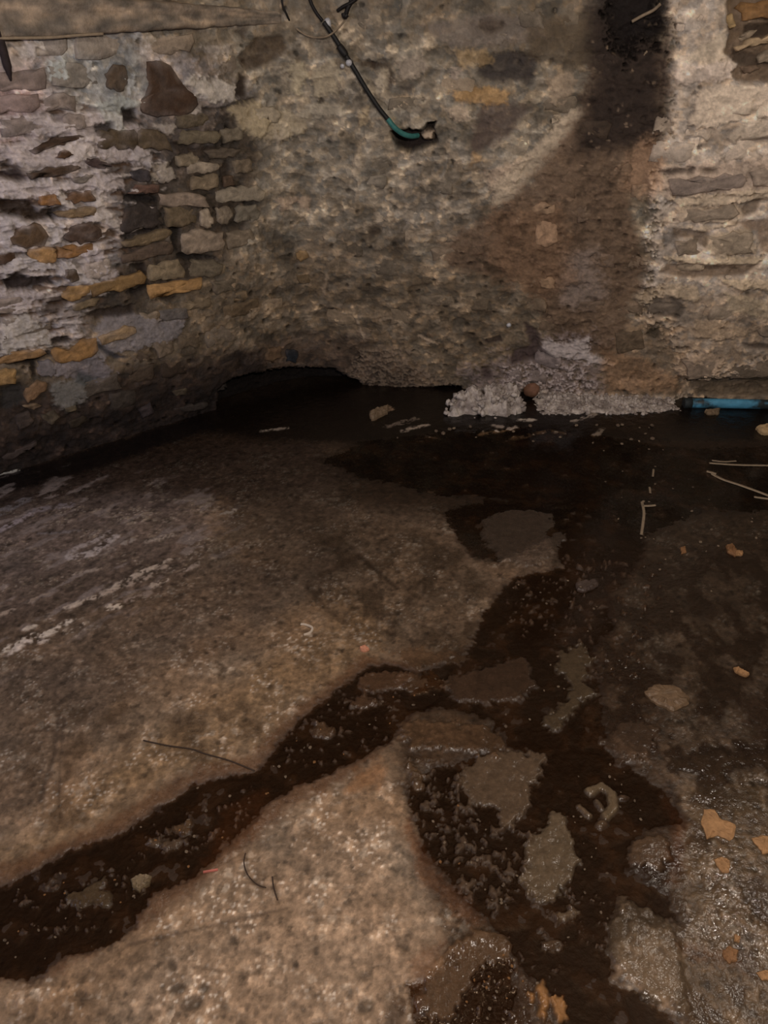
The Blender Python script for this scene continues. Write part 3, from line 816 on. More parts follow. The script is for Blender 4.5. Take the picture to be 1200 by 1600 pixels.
# broad zones of wetness, dirt and lighter or darker tone
fp([(-300, 700), (300, 640), (560, 590), (1500, 620), (1500, 900), (1120, 1000), (900, 900), (780, 960), (660, 850), (480, 830), (300, 800), (-300, 900)], (80, 65, 54), .8, w=50, n=30, r=.6)
fp([(-300, 730), (100, 712), (300, 640), (560, 585), (1500, 620), (1500, 740), (1120, 830), (900, 800), (700, 770), (500, 700), (360, 720), (100, 760), (-300, 830)], (38, 27, 20), .9, w=34, n=26, r=.75)
fp([(480, 700), (700, 690), (1500, 690), (1500, 860), (1060, 900), (900, 820), (780, 830), (640, 800), (520, 790)], (40, 28, 19), .9, w=30, n=26, r=.8)
fp([(-300, 770), (60, 750), (280, 760), (350, 820), (280, 900), (100, 960), (-300, 1060)], (104, 92, 88), .75, w=30, n=24, r=.55)  # cool sheen at the left painted in as paler pigment
fp([(480, 810), (640, 820), (760, 900), (740, 990), (640, 1040), (560, 1000), (480, 930)], (84, 68, 54), .8, w=24, n=20, r=.6)
fp([(-300, 760), (100, 740), (300, 700), (480, 690), (560, 740), (440, 790), (200, 775), (-300, 830)], (48, 37, 31), .85, w=24, n=30, r=.65)
fp([(880, 830), (1300, 800), (1300, 1260), (1080, 1240), (960, 1100), (900, 960)], (54, 42, 32), .9, w=36, n=26, r=.75)
fp([(620, 1040), (860, 960), (1000, 1000), (1060, 1240), (1080, 1420), (960, 1500), (1080, 1700), (660, 1700), (700, 1500), (660, 1380), (620, 1200)], (56, 40, 27), .9, w=22, n=22, r=.7)
fp([(1070, 1230), (1300, 1200), (1300, 1700), (1100, 1700), (1040, 1500), (1060, 1380)], (80, 64, 46), .85, w=24, n=20, r=.9)
fp([(60, 1290), (200, 1170), (330, 1090), (450, 1010), (560, 960), (600, 1010), (500, 1090), (420, 1160), (280, 1220), (100, 1340), (-40, 1390), (-100, 1360)], (128, 103, 74), .6, w=34, n=26)
fp([(60, 900), (300, 850), (480, 900), (440, 980), (280, 1040), (160, 1120), (0, 1120), (-100, 1000)], (82, 68, 58), .7, w=50, n=40)
fp([(380, 780), (520, 760), (560, 860), (500, 940), (420, 930), (340, 850)], (66, 54, 45), .7, w=34, n=30)
fp([(440, 960), (540, 930), (600, 1000), (520, 1080), (440, 1090)], (118, 94, 70), .5, w=30, n=26)
fp([(330, 1480), (420, 1380), (560, 1300), (620, 1400), (720, 1520), (640, 1700), (200, 1700), (200, 1560)], (156, 131, 108), .7, w=60, n=40)
fp([(-300, 1060), (-20, 1040), (150, 1020), (150, 1150), (60, 1280), (-300, 1400)], (88, 74, 63), .6, w=40, n=26)
# aggregate showing through the worn concrete
f1, f2, cid = worley(Xg / .022 + .4 * fn2, Yg / .022 + .4 * fn2, 71)
g1, g2, cid2 = worley(Xg / .009 + .3 * fn3, Yg / .009 + .3 * fn3, 73)
FS.C *= np.exp(.35 * (cid - .5) + .4 * (cid2 - .5) + .2 * fn3 + .55 * fn2)[..., None]
lum = FS.C.mean(-1, keepdims=True)
ag = (cid > .74) * sstep(.5, .3, f1 + .12 * fn3) * sstep(-.35, .25, fn1 + .5 * fbig)
FS.C += (lum * 2.0 * np.array([1.2, .98, .76]) - FS.C) * (ag * .7 * sstep(-.15, .3, fmid))[..., None]
pale = (cid2 > .76) * sstep(.45, .2, g1) * sstep(-.1, .4, fn1 + .6 * fmid)
FS.C += (lum * 2.7 * np.array([1.15, .98, .82]) - FS.C) * (pale * .85)[..., None]
fk = fbm(Xg / .017, Yg / .017, 3, 75)
spk = sstep(.20, .42, fk) * sstep(-.35, .35, fmid + .8 * fn1)
FS.C += (np.maximum(lum * 1.9, .02) * np.array([1.28, .98, .72]) - FS.C) * (spk * .8)[..., None]
spd = sstep(.22, .42, -fk)
FS.C *= (1 - .35 * spd)[..., None]
dk = (cid < .08) * sstep(.45, .2, f1)
FS.C *= (1 - .4 * dk)[..., None]
FS.Hh += .0006 * (cid2 - .5) + .0008 * (cid - .5)
FS.R *= .55 + .45 * sstep(-.25, .3, fmid + .6 * fn1)

# blotches of mud on the right
bl_ = fbm(Xg / .10, Yg / .13, 4, 68)
for P, c, lo, a in [([(860, 880), (1300, 840), (1300, 1250), (1080, 1240), (1060, 1420), (960, 1440), (900, 1200)], (36, 24, 16), -.02, .85),
                    ([(1040, 1180), (1300, 1180), (1300, 1700), (1060, 1700)], (56, 42, 30), .12, .7), ([(620, 1480), (900, 1480), (900, 1700), (600, 1700)], (52, 35, 23), .0, .8),
                    ([(480, 820), (760, 830), (760, 1000), (560, 1010)], (50, 38, 27), .1, .6), ([(-100, 1180), (380, 1000), (420, 1160), (60, 1330), (-100, 1380)], (74, 58, 44), .18, .6)]:
    I, m = FS.mask(P, 20, 14)
    m = m * sstep(lo - .1, lo + .1, bl_[I] + .15 * FS.N2[I]) * a
    FS.C[I] += (lin(c) * FK * (1 + .3 * FS.N2[I])[:, None] - FS.C[I]) * m[:, None]
    FS.R[I] += (.85 - FS.R[I]) * m
# the runnel to the left edge and the pool to the right: sunk, black with silt
RUN = [(-120, 1420), (0, 1385), (60, 1360), (110, 1325), (190, 1300), (250, 1260), (300, 1225), (400, 1205), (430, 1170), (470, 1120), (520, 1080), (570, 1045), (600, 1035), (650, 1052), (700, 1050), (690, 1090), (640, 1120), (610, 1160), (560, 1190), (510, 1210), (450, 1240), (420, 1250), (380, 1300), (310, 1370), (240, 1400), (215, 1440), (190, 1475), (130, 1490), (80, 1505), (60, 1532), (0, 1535), (-120, 1560)]
fp([(-120, 1390), (60, 1330), (190, 1270), (280, 1210), (400, 1180), (470, 1100), (570, 1025), (660, 1040), (640, 1130), (560, 1210), (450, 1265), (400, 1310), (310, 1390), (220, 1450), (100, 1520), (-120, 1580)], (76, 52, 35), .8, w=10, n=12, keep=.4, r=.6)
SILT = (34, 22, 14)
fp(RUN, (66, 47, 33), .6, w=13, n=9, r=.05)
fp(RUN, SILT, .93, h=-6.0, w=6, n=10, r=.08)
POOLS = [
    [(660, 1050), (730, 1020), (760, 950), (800, 900), (880, 885), (850, 830), (900, 800), (990, 830), (1010, 850), (990, 900), (950, 940), (960, 985), (930, 1010), (940, 1100), (960, 1180), (1050, 1240), (1070, 1290), (1010, 1300), (990, 1320), (985, 1360), (1050, 1400), (1060, 1440), (1010, 1440), (965, 1400), (955, 1470), (960, 1530), (1000, 1550), (1080, 1620), (900, 1660), (860, 1560), (800, 1500), (760, 1440), (710, 1390), (660, 1330), (632, 1260), (640, 1215), (700, 1190), (760, 1170), (770, 1130), (700, 1110), (640, 1110)],
]
for P in POOLS:
    fp(P, (62, 44, 31), .6, w=16, n=12, r=.05)
    fp(P, SILT, .93, h=-6.0, w=7, n=13, r=.08)
fp([(640, 1540), (700, 1500), (760, 1470), (800, 1500), (820, 1560), (760, 1640), (660, 1640)], (40, 26, 17), .9, h=-5.5, w=6, n=16, r=.6)
fp([(690, 800), (760, 780), (900, 790), (880, 830), (780, 880), (740, 870), (720, 850)], (26, 18, 12), .9, h=-6, w=6, n=12, r=.6)
fp([(1150, 1090), (1260, 1080), (1260, 1170), (1180, 1160)], (44, 30, 21), .8, w=10, n=12, r=.7)
BACKP = [(560, 690), (720, 670), (860, 665), (1010, 690), (1100, 700), (1350, 690), (1350, 800), (1100, 800), (1000, 840), (900, 800), (780, 780), (680, 775), (560, 745), (500, 720)]
fp(BACKP, (30, 20, 13), .95, h=-7.0, w=14, n=14, r=.6)
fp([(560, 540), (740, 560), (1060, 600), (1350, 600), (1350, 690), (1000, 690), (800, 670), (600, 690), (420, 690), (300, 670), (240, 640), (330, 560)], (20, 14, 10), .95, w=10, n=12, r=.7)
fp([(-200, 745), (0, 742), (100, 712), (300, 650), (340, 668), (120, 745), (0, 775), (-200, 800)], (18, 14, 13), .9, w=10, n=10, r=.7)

pm_ = sstep(.0005, -.004, FS.Hh) * sstep(-.05, .35, fbm(Xg / .09, Yg / .09, 4, 67) + .25 * fn2)
FS.C += (lin((66, 48, 34)) * FK - FS.C) * (pm_ * .75)[..., None]
FS.Hh += .0022 * pm_ * (1 + fn2)
# islands of scoured concrete standing out of the pool
for P, c, h in [
    ([(720, 1205), (755, 1180), (800, 1178), (850, 1185), (838, 1225), (826, 1255), (800, 1292), (782, 1285), (772, 1262), (740, 1258), (722, 1235)], (98, 80, 64), 9),
    ([(815, 1320), (850, 1290), (862, 1258), (880, 1270), (896, 1310), (902, 1345), (885, 1375), (862, 1408), (845, 1412), (822, 1390), (806, 1378), (822, 1350)], (104, 88, 70), 9.5),
    ([(874, 1020), (908, 1005), (925, 1030), (912, 1060), (928, 1085), (900, 1110), (862, 1142), (850, 1132), (882, 1100), (890, 1062), (866, 1040)], (82, 68, 51), 9),
    ([(982, 1325), (1010, 1310), (1040, 1312), (1046, 1345), (1035, 1368), (1010, 1352), (988, 1350)], (92, 72, 56), 9),
    ([(868, 1428), (895, 1418), (905, 1428), (888, 1442), (872, 1440)], (104, 86, 68), 9),
    ([(756, 810), (800, 798), (860, 805), (885, 840), (870, 862), (830, 888), (790, 880), (760, 850)], (70, 58, 50), 8.5),
    ([(625, 1132), (690, 1122), (760, 1140), (785, 1165), (770, 1182), (700, 1172), (650, 1172)], (78, 58, 42), 8),
    ([(695, 1062), (760, 1040), (822, 1030), (832, 1070), (800, 1100), (740, 1102), (700, 1092)], (66, 50, 37), 8),
    ([(955, 1440), (985, 1405), (1040, 1440), (1060, 1500), (1080, 1580), (1010, 1560), (968, 1510), (950, 1490)], (76, 63, 49), 8.0),
    ([(660, 1520), (690, 1490), (740, 1455), (800, 1460), (795, 1495), (750, 1510), (720, 1550), (700, 1590), (660, 1570)], (94, 72, 53), 7),
    ([(985, 1130), (1030, 1140), (1010, 1180), (970, 1190), (940, 1160)], (70, 54, 42), 7),
    ([(960, 1440), (975, 1400), (985, 1420)], (90, 74, 58), 6),
    ([(850, 1475), (880, 1465), (880, 1484), (856, 1486)], (86, 68, 52), 7),
    ([(640, 1195), (660, 1210), (662, 1232), (646, 1240)], (96, 74, 54), 6),
    ([(620, 1060), (680, 1050), (700, 1070), (640, 1080)], (80, 60, 43), 7),
    ([(560, 1060), (600, 1050), (640, 1058), (620, 1075), (580, 1080), (560, 1075)], (86, 64, 46), 7.5),
    ([(488, 1140), (505, 1130), (522, 1140), (515, 1152), (490, 1152)], (88, 66, 48), 8),
    ([(545, 1095), (570, 1085), (590, 1100), (560, 1110)], (84, 62, 45), 7),
    ([(600, 1020), (640, 1012), (700, 1020), (740, 1030), (650, 1045)], (72, 55, 40), 3),
    ([(204, 1375), (222, 1366), (240, 1370), (232, 1386), (215, 1395), (206, 1388)], (90, 76, 58), 9.5),
    ([(108, 1400), (130, 1392), (150, 1376), (164, 1370), (158, 1390), (180, 1398), (172, 1416), (150, 1412), (125, 1416)], (82, 66, 48), 8),
    ([(225, 1318), (245, 1312), (290, 1312), (280, 1326), (230, 1326)], (92, 74, 58), 8.5),
    ([(270, 1298), (292, 1286), (296, 1300), (276, 1304)], (92, 70, 50), 8.5),
]:
    fp(P, tuple(int(v * 1.14) for v in c), .92, h=h * .78, w=4, n=12, keep=.5, r=.7)
fp([(922, 1238), (940, 1228), (955, 1240), (958, 1262), (948, 1275)], (104, 88, 68), .92, h=9, w=2, n=2, r=.8, stroke=11)
fp([(905, 1262), (920, 1275)], (98, 80, 62), .9, h=9, w=2, n=2, r=.8, stroke=7)
fp([(932, 1252), (940, 1264)], (90, 74, 58), .9, h=8, w=2, n=2, r=.8, stroke=5)
fp(ell(940, 1290, 9, 6), (86, 68, 52), .9, h=8.5, w=2, n=2, r=.8)
fp(ell(975, 1247, 8, 4), (76, 58, 44), .9, h=8, w=2, n=2, r=.8)
# crumbled crust between pool and dry floor: many small knobs
I, m = FS.mask([(640, 1190), (720, 1190), (720, 1260), (780, 1300), (830, 1300), (815, 1400), (760, 1430), (690, 1360), (640, 1270)], 6, 8)
kn = m * sstep(.05, .3, FS.N2[I] * .9 + FS.N3[I] * .5)
FS.Hh[I] += .0085 * kn
FS.C[I] += (lin((78, 60, 44)) * FK - FS.C[I]) * (kn * .85)[:, None]
for P in [[(480, 1060), (640, 1060), (620, 1150), (500, 1200), (440, 1190)], [(200, 1290), (400, 1230), (380, 1300), (300, 1340), (210, 1340)], [(20, 1380), (200, 1350), (240, 1380), (150, 1450), (40, 1460)],
          [(700, 1480), (860, 1480), (900, 1640), (700, 1640)], [(900, 880), (1040, 880), (980, 1100), (880, 1000)], [(800, 860), (960, 860), (900, 960), (800, 1000)], [(830, 1380), (950, 1380), (940, 1480), (850, 1470)]]:
    I, m = FS.mask(P, 8, 8)
    kn = m * sstep(.28, .5, FS.N2[I] * .8 + FS.N3[I] * .7)
    FS.Hh[I] += .007 * kn
    FS.C[I] += (lin((76, 56, 40)) * FK - FS.C[I]) * (kn * .85)[:, None]
# rusty fringes
for P, c in [([(350, 1260), (420, 1230), (400, 1300), (340, 1340), (300, 1380), (330, 1310)], (86, 56, 34)), ([(640, 1280), (690, 1370), (760, 1440), (740, 1450), (660, 1380), (625, 1290)], (92, 60, 38)),
             ([(1040, 1250), (1075, 1290), (1060, 1390), (1040, 1380), (1050, 1300)], (74, 44, 25)), ([(1060, 1480), (1150, 1490), (1160, 1520), (1080, 1500)], (70, 46, 28)), ([(640, 1500), (700, 1470), (650, 1580)], (88, 60, 40)),
             ([(560, 1200), (600, 1190), (600, 1230), (540, 1240)], (140, 98, 62))]:
    fp(P, c, .6, w=8, n=8, keep=.4)
# cool highlight streaks painted at the left, drawn out one way
I, m = FS.mask([(-100, 770), (120, 740), (340, 770), (360, 850), (240, 930), (80, 1010), (-100, 1080)], 40, 24)
d_ = np.subtract(*[np.array(floor_at(*q)) for q in ((270, 870), (0, 1015))]); d_ = d_ / np.linalg.norm(d_)
u_, v_ = Xg[I] * d_[0] + Yg[I] * d_[1], -Xg[I] * d_[1] + Yg[I] * d_[0]
sk = fbm(u_ / .16 + .3 * FS.N1[I], v_ / .050 + .35 * FS.N1[I] + .2 * FS.N2[I], 4, 77)
mm = m * sstep(.16, .36, sk + .12 * FS.N2[I])
FS.C[I] += (lin((146, 134, 130)) * FK - FS.C[I]) * (mm * .55)[:, None]
FS.C[I] *= (1 - .3 * m * sstep(.1, .35, -sk))[:, None]
# lime streaks on the floor; at the left, cool highlights painted as pigment
for P, st, c in [
    ([(0, 1020), (30, 1010), (45, 995), (75, 992), (105, 975)], 9, (150, 140, 130)), ([(20, 1022), (40, 1005), (75, 1003)], 6, (146, 136, 128)), ([(40, 985), (55, 980)], 6, (140, 130, 120)),
    ([(100, 952), (150, 935), (180, 918), (230, 892), (272, 872)], 6, (136, 124, 114)), ([(160, 930), (230, 905), (260, 885)], 5, (122, 110, 100)), ([(110, 872), (145, 866), (180, 840)], 10, (128, 120, 118)),
    ([(112, 862), (150, 845), (172, 832)], 6, (116, 108, 106)), ([(230, 848), (268, 838)], 6, (116, 106, 98)), ([(195, 850), (205, 846)], 8, (112, 104, 98)), ([(0, 830), (30, 815), (50, 805)], 8, (110, 102, 104)), ([(50, 800), (110, 790)], 10, (90, 84, 86)),
    ([(240, 915), (262, 908)], 6, (128, 116, 106)), ([(0, 962), (20, 955)], 6, (116, 104, 94)), ([(45, 942), (70, 930)], 5, (108, 96, 86)), ([(290, 892), (310, 882)], 6, (118, 106, 98)), ([(200, 940), (230, 930)], 8, (106, 94, 86)),
    ([(0, 803), (40, 782)], 12, (78, 74, 76)), ([(110, 900), (155, 890)], 5, (112, 102, 94)), ([(170, 951), (185, 949)], 8, (150, 138, 126)), ([(60, 835), (120, 832)], 6, (84, 78, 78)),
    ([(340, 806), (365, 800)], 4, (106, 98, 90)), ([(255, 782), (330, 780)], 4, (86, 78, 70)), ([(0, 742), (30, 735)], 4, (140, 138, 130)),
    ([(585, 645), (610, 640)], 9, (110, 92, 76)), ([(408, 675), (450, 670)], 3, (110, 100, 92)), ([(630, 675), (668, 665)], 4, (130, 118, 106)), ([(605, 668), (650, 655)], 6, (84, 74, 66)), ([(750, 678), (790, 672), (806, 668)], 4, (140, 128, 116)),
    ([(770, 665), (800, 670)], 4, (112, 102, 94)), ([(800, 685), (860, 672), (880, 676)], 5, (110, 98, 86)), ([(895, 660), (930, 648)], 5, (120, 110, 100)), ([(815, 658), (832, 657)], 5, (150, 140, 130)), ([(930, 680), (945, 670)], 4, (96, 86, 76)), ([(665, 682), (688, 684)], 3, (124, 112, 102))]:
    fp(P, tuple(min(235, int(v * 1.38)) for v in c), .92, h=2.0, w=2.0, n=4, stroke=st * 1.15, thr=-.12)
# wire shadows painted as two lines at the left, hair-thin dark scratches, old rings
for P, st, c, a in [([(92, 1120), (84, 1180), (62, 1255)], 5, (52, 42, 36), .5), ([(100, 1125), (95, 1180), (92, 1260)], 4, (52, 42, 36), .5), ([(385, 1340), (385, 1370), (405, 1385), (425, 1388)], 4, (58, 45, 36), .6),
                    ([(428, 1385), (436, 1412)], 4, (58, 45, 36), .6), ([(200, 1478), (320, 1450), (450, 1420)], 4, (64, 50, 40), .6), ([(300, 1510), (360, 1520), (410, 1522)], 4, (70, 56, 44), .5), ([(365, 1350), (362, 1420)], 4, (74, 58, 46), .4),
                    ([(560, 870), (590, 895), (620, 920)], 5, (34, 24, 16), .6), ([(480, 910), (500, 945), (540, 975)], 8, (46, 35, 26), .5), ([(500, 900), (560, 870)], 8, (52, 38, 26), .5)]:
    fp(P, c, a, h=-1.0, w=2.5, n=3, stroke=st)
for c_, r_ in (((280, 1545), (12, 7)), ((320, 1545), (7, 7)), ((300, 1570), (18, 10)), ((270, 1510), (6, 9)), ((570, 1575), (14, 10))):
    fp(ell(*c_, *r_, -20), (64, 53, 42), .75, h=-1.5, w=3, n=4)
# ochre patches of clay on the right
for P in [[(848, 1530), (838, 1545), (846, 1570), (836, 1590), (850, 1592), (858, 1560)], [(862, 1560), (880, 1555), (886, 1590), (870, 1598)], [(822, 1555), (836, 1552), (832, 1575)]]:
    fp(P, (150, 108, 66), .9, h=6, w=3, n=6)

VF = np.stack([Xg, Yg, FS.Hh], -1)
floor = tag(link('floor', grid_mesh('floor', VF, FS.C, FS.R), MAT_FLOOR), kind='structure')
def floor_z(x, y):
    j = int(np.clip(np.searchsorted(yv, y), 0, len(yv) - 1))
    i = int(np.clip(np.searchsorted(av, x / (y + 1.0)), 0, len(av) - 1))
    return float(FS.Hh[j, i])

# ------------------------------------------------------------------ standing water
def water_mat():
    m, t, b = nodes('brown_water')
    t.nodes.remove(b)
    out = t.nodes['Material Output']
    tr = nd(t, 'ShaderNodeBsdfTransparent'); tr.inputs[0].default_value = (.82, .71, .59, 1)
    gl = nd(t, 'ShaderNodeBsdfGlossy', Roughness=.09)
    fr = nd(t, 'ShaderNodeFresnel', IOR=1.33)
    mx = nd(t, 'ShaderNodeMixShader')
    tc = nd(t, 'ShaderNodeTexCoord').outputs['Object']
    bp = nd(t, 'ShaderNodeBump', Strength=.6, Distance=.002)
    n = noise_node(t, 22, 3, .5, tc)
    t.links.new(n.outputs['Fac'], bp.inputs['Height'])
    for q in (gl, fr): t.links.new(bp.outputs[0], q.inputs['Normal'])
    t.links.new(fr.outputs[0], mx.inputs[0]); t.links.new(tr.outputs[0], mx.inputs[1]); t.links.new(gl.outputs[0], mx.inputs[2])
    t.links.new(mx.outputs[0], out.inputs[0])
    return m
MAT_WATER = water_mat()
LEVEL = -.0006
low = FS.Hh < LEVEL + .0004
qlow = low[:-1, :-1] | low[1:, :-1] | low[:-1, 1:] | low[1:, 1:]
qx, qy = (Xg[:-1, :-1] + Xg[1:, 1:]) / 2, (Yg[:-1, :-1] + Yg[1:, 1:]) / 2
VWt = np.stack([Xg, Yg, np.full(Xg.shape, LEVEL)], -1)
yb = float(floor_at(850, 832)[1]); x_run = float(floor_at(650, 1075)[0])
inside = (np.abs(qx / (qy + 1)) < .6) & (qy > .3)
back = qy > yb
run = ~back & (qx < x_run + .0) & (poly_sd(qx, qy, np.stack(floor_at(*np.array([(-300, 1300), (560, 980), (700, 1040), (690, 1110), (600, 1180), (420, 1280), (220, 1480), (-300, 1640)], float).T), -1)) > 0)
for sel, name, lab in ((back & inside, 'puddle', 'dark water lying along the foot of the back wall'),
                       (run & inside, 'puddle', 'narrow runnel of black water reaching the left edge of the floor'),
                       (~back & ~run & inside, 'puddle', 'wide black pool with concrete islands at lower right')):
    o = link(name, grid_mesh(name, VWt, quads=qlow & sel), MAT_WATER)
    tag(o, lab, 'puddle')

# ------------------------------------------------------------------ ceiling (above the frame)
bm = bmesh.new()
cs = [Vector((-3.3, -1.2, 0)), Vector((3.5, -1.2, 0)), Vector((3.5, 3.6, 0)), Vector((-3.3, 3.6, 0))]
for zz in (ZTOP, ZTOP + .12):
    for c in cs: bm.verts.new(c + Vector((0, 0, zz)))
bm.verts.ensure_lookup_table()
for f in ((3, 2, 1, 0), (4, 5, 6, 7), (0, 1, 5, 4), (1, 2, 6, 5), (2, 3, 7, 6), (3, 0, 4, 7)):
    bm.faces.new([bm.verts[i] for i in f])
me = bpy.data.meshes.new('ceiling'); bm.to_mesh(me); bm.free()
tag(link('ceiling', me, plain_mat('sooty_plaster', lin((96, 86, 76)), .9, .3, 12, .01)), kind='structure')

# ------------------------------------------------------------------ things on the wall
def tube_mesh(name, pts, rad, seg=10, caps=True):
    pts = [Vector(p) for p in pts]
    n = len(pts)
    rads = rad if isinstance(rad, (list, tuple)) else [rad] * n
    V, Fc = [], []
    up = Vector((0.13, 0.21, 1)).normalized()
    for i, p in enumerate(pts):
        d = (pts[min(i + 1, n - 1)] - pts[max(i - 1, 0)]).normalized()
        a = d.cross(up)
        if a.length < 1e-3: a = d.cross(Vector((1, 0, 0)))
        a.normalize(); b = d.cross(a).normalized()
        for k in range(seg):
            t = 2 * math.pi * k / seg
            V.append(p + (a * math.cos(t) + b * math.sin(t)) * rads[i])
    for i in range(n - 1):
        for k in range(seg):
            Fc.append((i * seg + k, i * seg + (k + 1) % seg, (i + 1) * seg + (k + 1) % seg, (i + 1) * seg + k))
    if caps:
        Fc.append(tuple(range(seg))[::-1]); Fc.append(tuple((n - 1) * seg + k for k in range(seg)))
    me = bpy.data.meshes.new(name)
    me.from_pydata([tuple(v) for v in V], [], Fc)
    for p in me.polygons: p.use_smooth = len(p.vertices) == 4
    return me
def smooth_path(P, n=8):
    P = [Vector(p) for p in P]
    if len(P) < 3: return [P[0].lerp(P[-1], t / n) for t in range(n + 1)]
    out = []
    for i in range(len(P) - 1):
        p0, p1, p2, p3 = P[max(i - 1, 0)], P[i], P[i + 1], P[min(i + 2, len(P) - 1)]
        for k in range(n):
            t = k / n
            out.append(.5 * ((2 * p1) + (p2 - p0) * t + (2 * p0 - 5 * p1 + 4 * p2 - p3) * t * t + (3 * p1 - p0 - 3 * p2 + p3) * t ** 3))
    out.append(P[-1])
    return out
def on_wall(px, py, h):
    s_, z_ = wall_at(px, py)
    return Vector([float(v) for v in wall_pt(s_, z_, h)])
def on_floor(px, py, h=0.0):
    x, y = floor_at(px, py)
    x, y = float(x), float(y)
    return Vector((x, y, max(floor_z(x, y), LEVEL) + h))
def empty(name, loc):
    o = bpy.data.objects.new(name, None); COL.objects.link(o)
    o.location = loc; o.empty_display_size = .05
    return o
def child(name, me, m, parent):
    o = link(name, me, m)
    o.parent = parent
    o.matrix_parent_inverse = Matrix.Translation(-Vector(parent.location))
    return o

M_RUBBER = plain_mat('black_rubber', lin((26, 25, 24)), .55, .3, 60, .001)
M_TEAL = plain_mat('teal_plastic', lin((52, 104, 100)) * 1.2, .5, .25, 60, .001)
M_WIRE = plain_mat('dark_wire', lin((24, 20, 19)), .6, .2, 60, .0005)
M_ROOT = plain_mat('brown_root', lin((58, 45, 36)), .7, .2, 60, .0005)
M_STRAW = plain_mat('pale_straw', lin((136, 120, 100)), .6, .2, 80, .0005)
M_ZINC = plain_mat('galvanised_steel', lin((176, 176, 180)), .35, .2, 60, .0005, spec=.7)
M_LIME = plain_mat('slaked_lime', lin((150, 142, 136)) * 1.7, .85, .22, 55, .004, second=lin((108, 99, 94)) * 1.6, sscale=24, blend=(.4, .6))
M_BLUE = plain_mat('blue_plastic', lin((70, 128, 158)) * 1.3, .45, .2, 40, .001, second=lin((44, 52, 54)), sscale=9, blend=(.47, .6))

# timber wall plate along the top of the left wall: an uneven board face with a pale lower edge
def wall_plate():
    pl = [(-180, 64), (-60, 62), (0, 60), (75, 58), (150, 53), (225, 48), (300, 44), (380, 40), (440, 37)]
    pt = [(-180, 2), (-60, -6), (0, -10), (75, -8), (150, -4), (225, 0), (300, 6), (380, 12), (440, 20)]
    sl, zl = wall_at(*np.array(pl, float).T); st, zt = wall_at(*np.array(pt, float).T)
    sq = np.linspace(sl[0], sl[-1], 200)
    lo = np.interp(sq, sl, zl); hi = np.interp(sq, st, zt)
    lo = lo + .006 * fbm(sq / .07, sq * 0, 3, 90); hi = np.maximum(hi, lo + .02) + .006 * fbm(sq / .06, sq * 0 + 3, 3, 91)
    prof = [(0, -.03), (0, .022)] + [(t, .030 + .004 * math.sin(t * 9)) for t in np.linspace(.06, .94, 12)] + [(1, .012), (1, -.03)]
    V, Fc = [], []
    for i, s_ in enumerate(sq):
        taper = min(1, (len(sq) - 1 - i) / 60)
        for k, (t, d) in enumerate(prof):
            dd = d if d < 0 else d * taper + (.007 * fbm(np.array([s_ / .06]), np.array([t * 3.]), 3, 92)[0])
            V.append(tuple(float(v) for v in wall_pt(s_, lo[i] + (hi[i] - lo[i]) * t, dd)))
    n = len(prof)
    for i in range(len(sq) - 1):
        for k in range(n - 1):
            Fc.append((i * n + k, (i + 1) * n + k, (i + 1) * n + k + 1, i * n + k + 1))
    Fc.append(tuple(range(n))); Fc.append(tuple((len(sq) - 1) * n + k for k in range(n))[::-1])
    me = bpy.data.meshes.new('wall_plate'); me.from_pydata(V, [], Fc)
    at = me.attributes.new('pigment', 'FLOAT_COLOR', 'POINT')
    q = np.array([(sq[i], t) for i in range(len(sq)) for t, d in prof])
    n1_, n2_ = fbm(q[:, 0] / .09, q[:, 1] * 2.2, 3, 95), fbm(q[:, 0] / .10, q[:, 1] * 5, 3, 97)
    c_ = lin((86, 77, 67)) * WK * np.exp(1.1 * n1_ + .5 * n2_)[:, None] * (1 + .15 * n1_[:, None] * np.array([1, .1, -1]))
    at.data.foreach_set('color', np.concatenate([np.clip(c_, 0, .9), np.ones((len(c_), 1))], 1).astype(np.float32).ravel())
    for p in me.polygons: p.use_smooth = True
    return me
plate = tag(link('wall_plate', wall_plate(), MAT_STONE), 'brown timber board running along the top of the left wall', 'board')
me = tube_mesh('edge_strip', smooth_path([on_wall(x, y, .034) for x, y in ((-60, 61), (0, 59), (70, 58), (110, 55), (155, 52))], 8), .0045, 6)
o = child('edge_strip', me, M_STRAW, plate); o['label'] = 'pale worn strip on its lower edge'

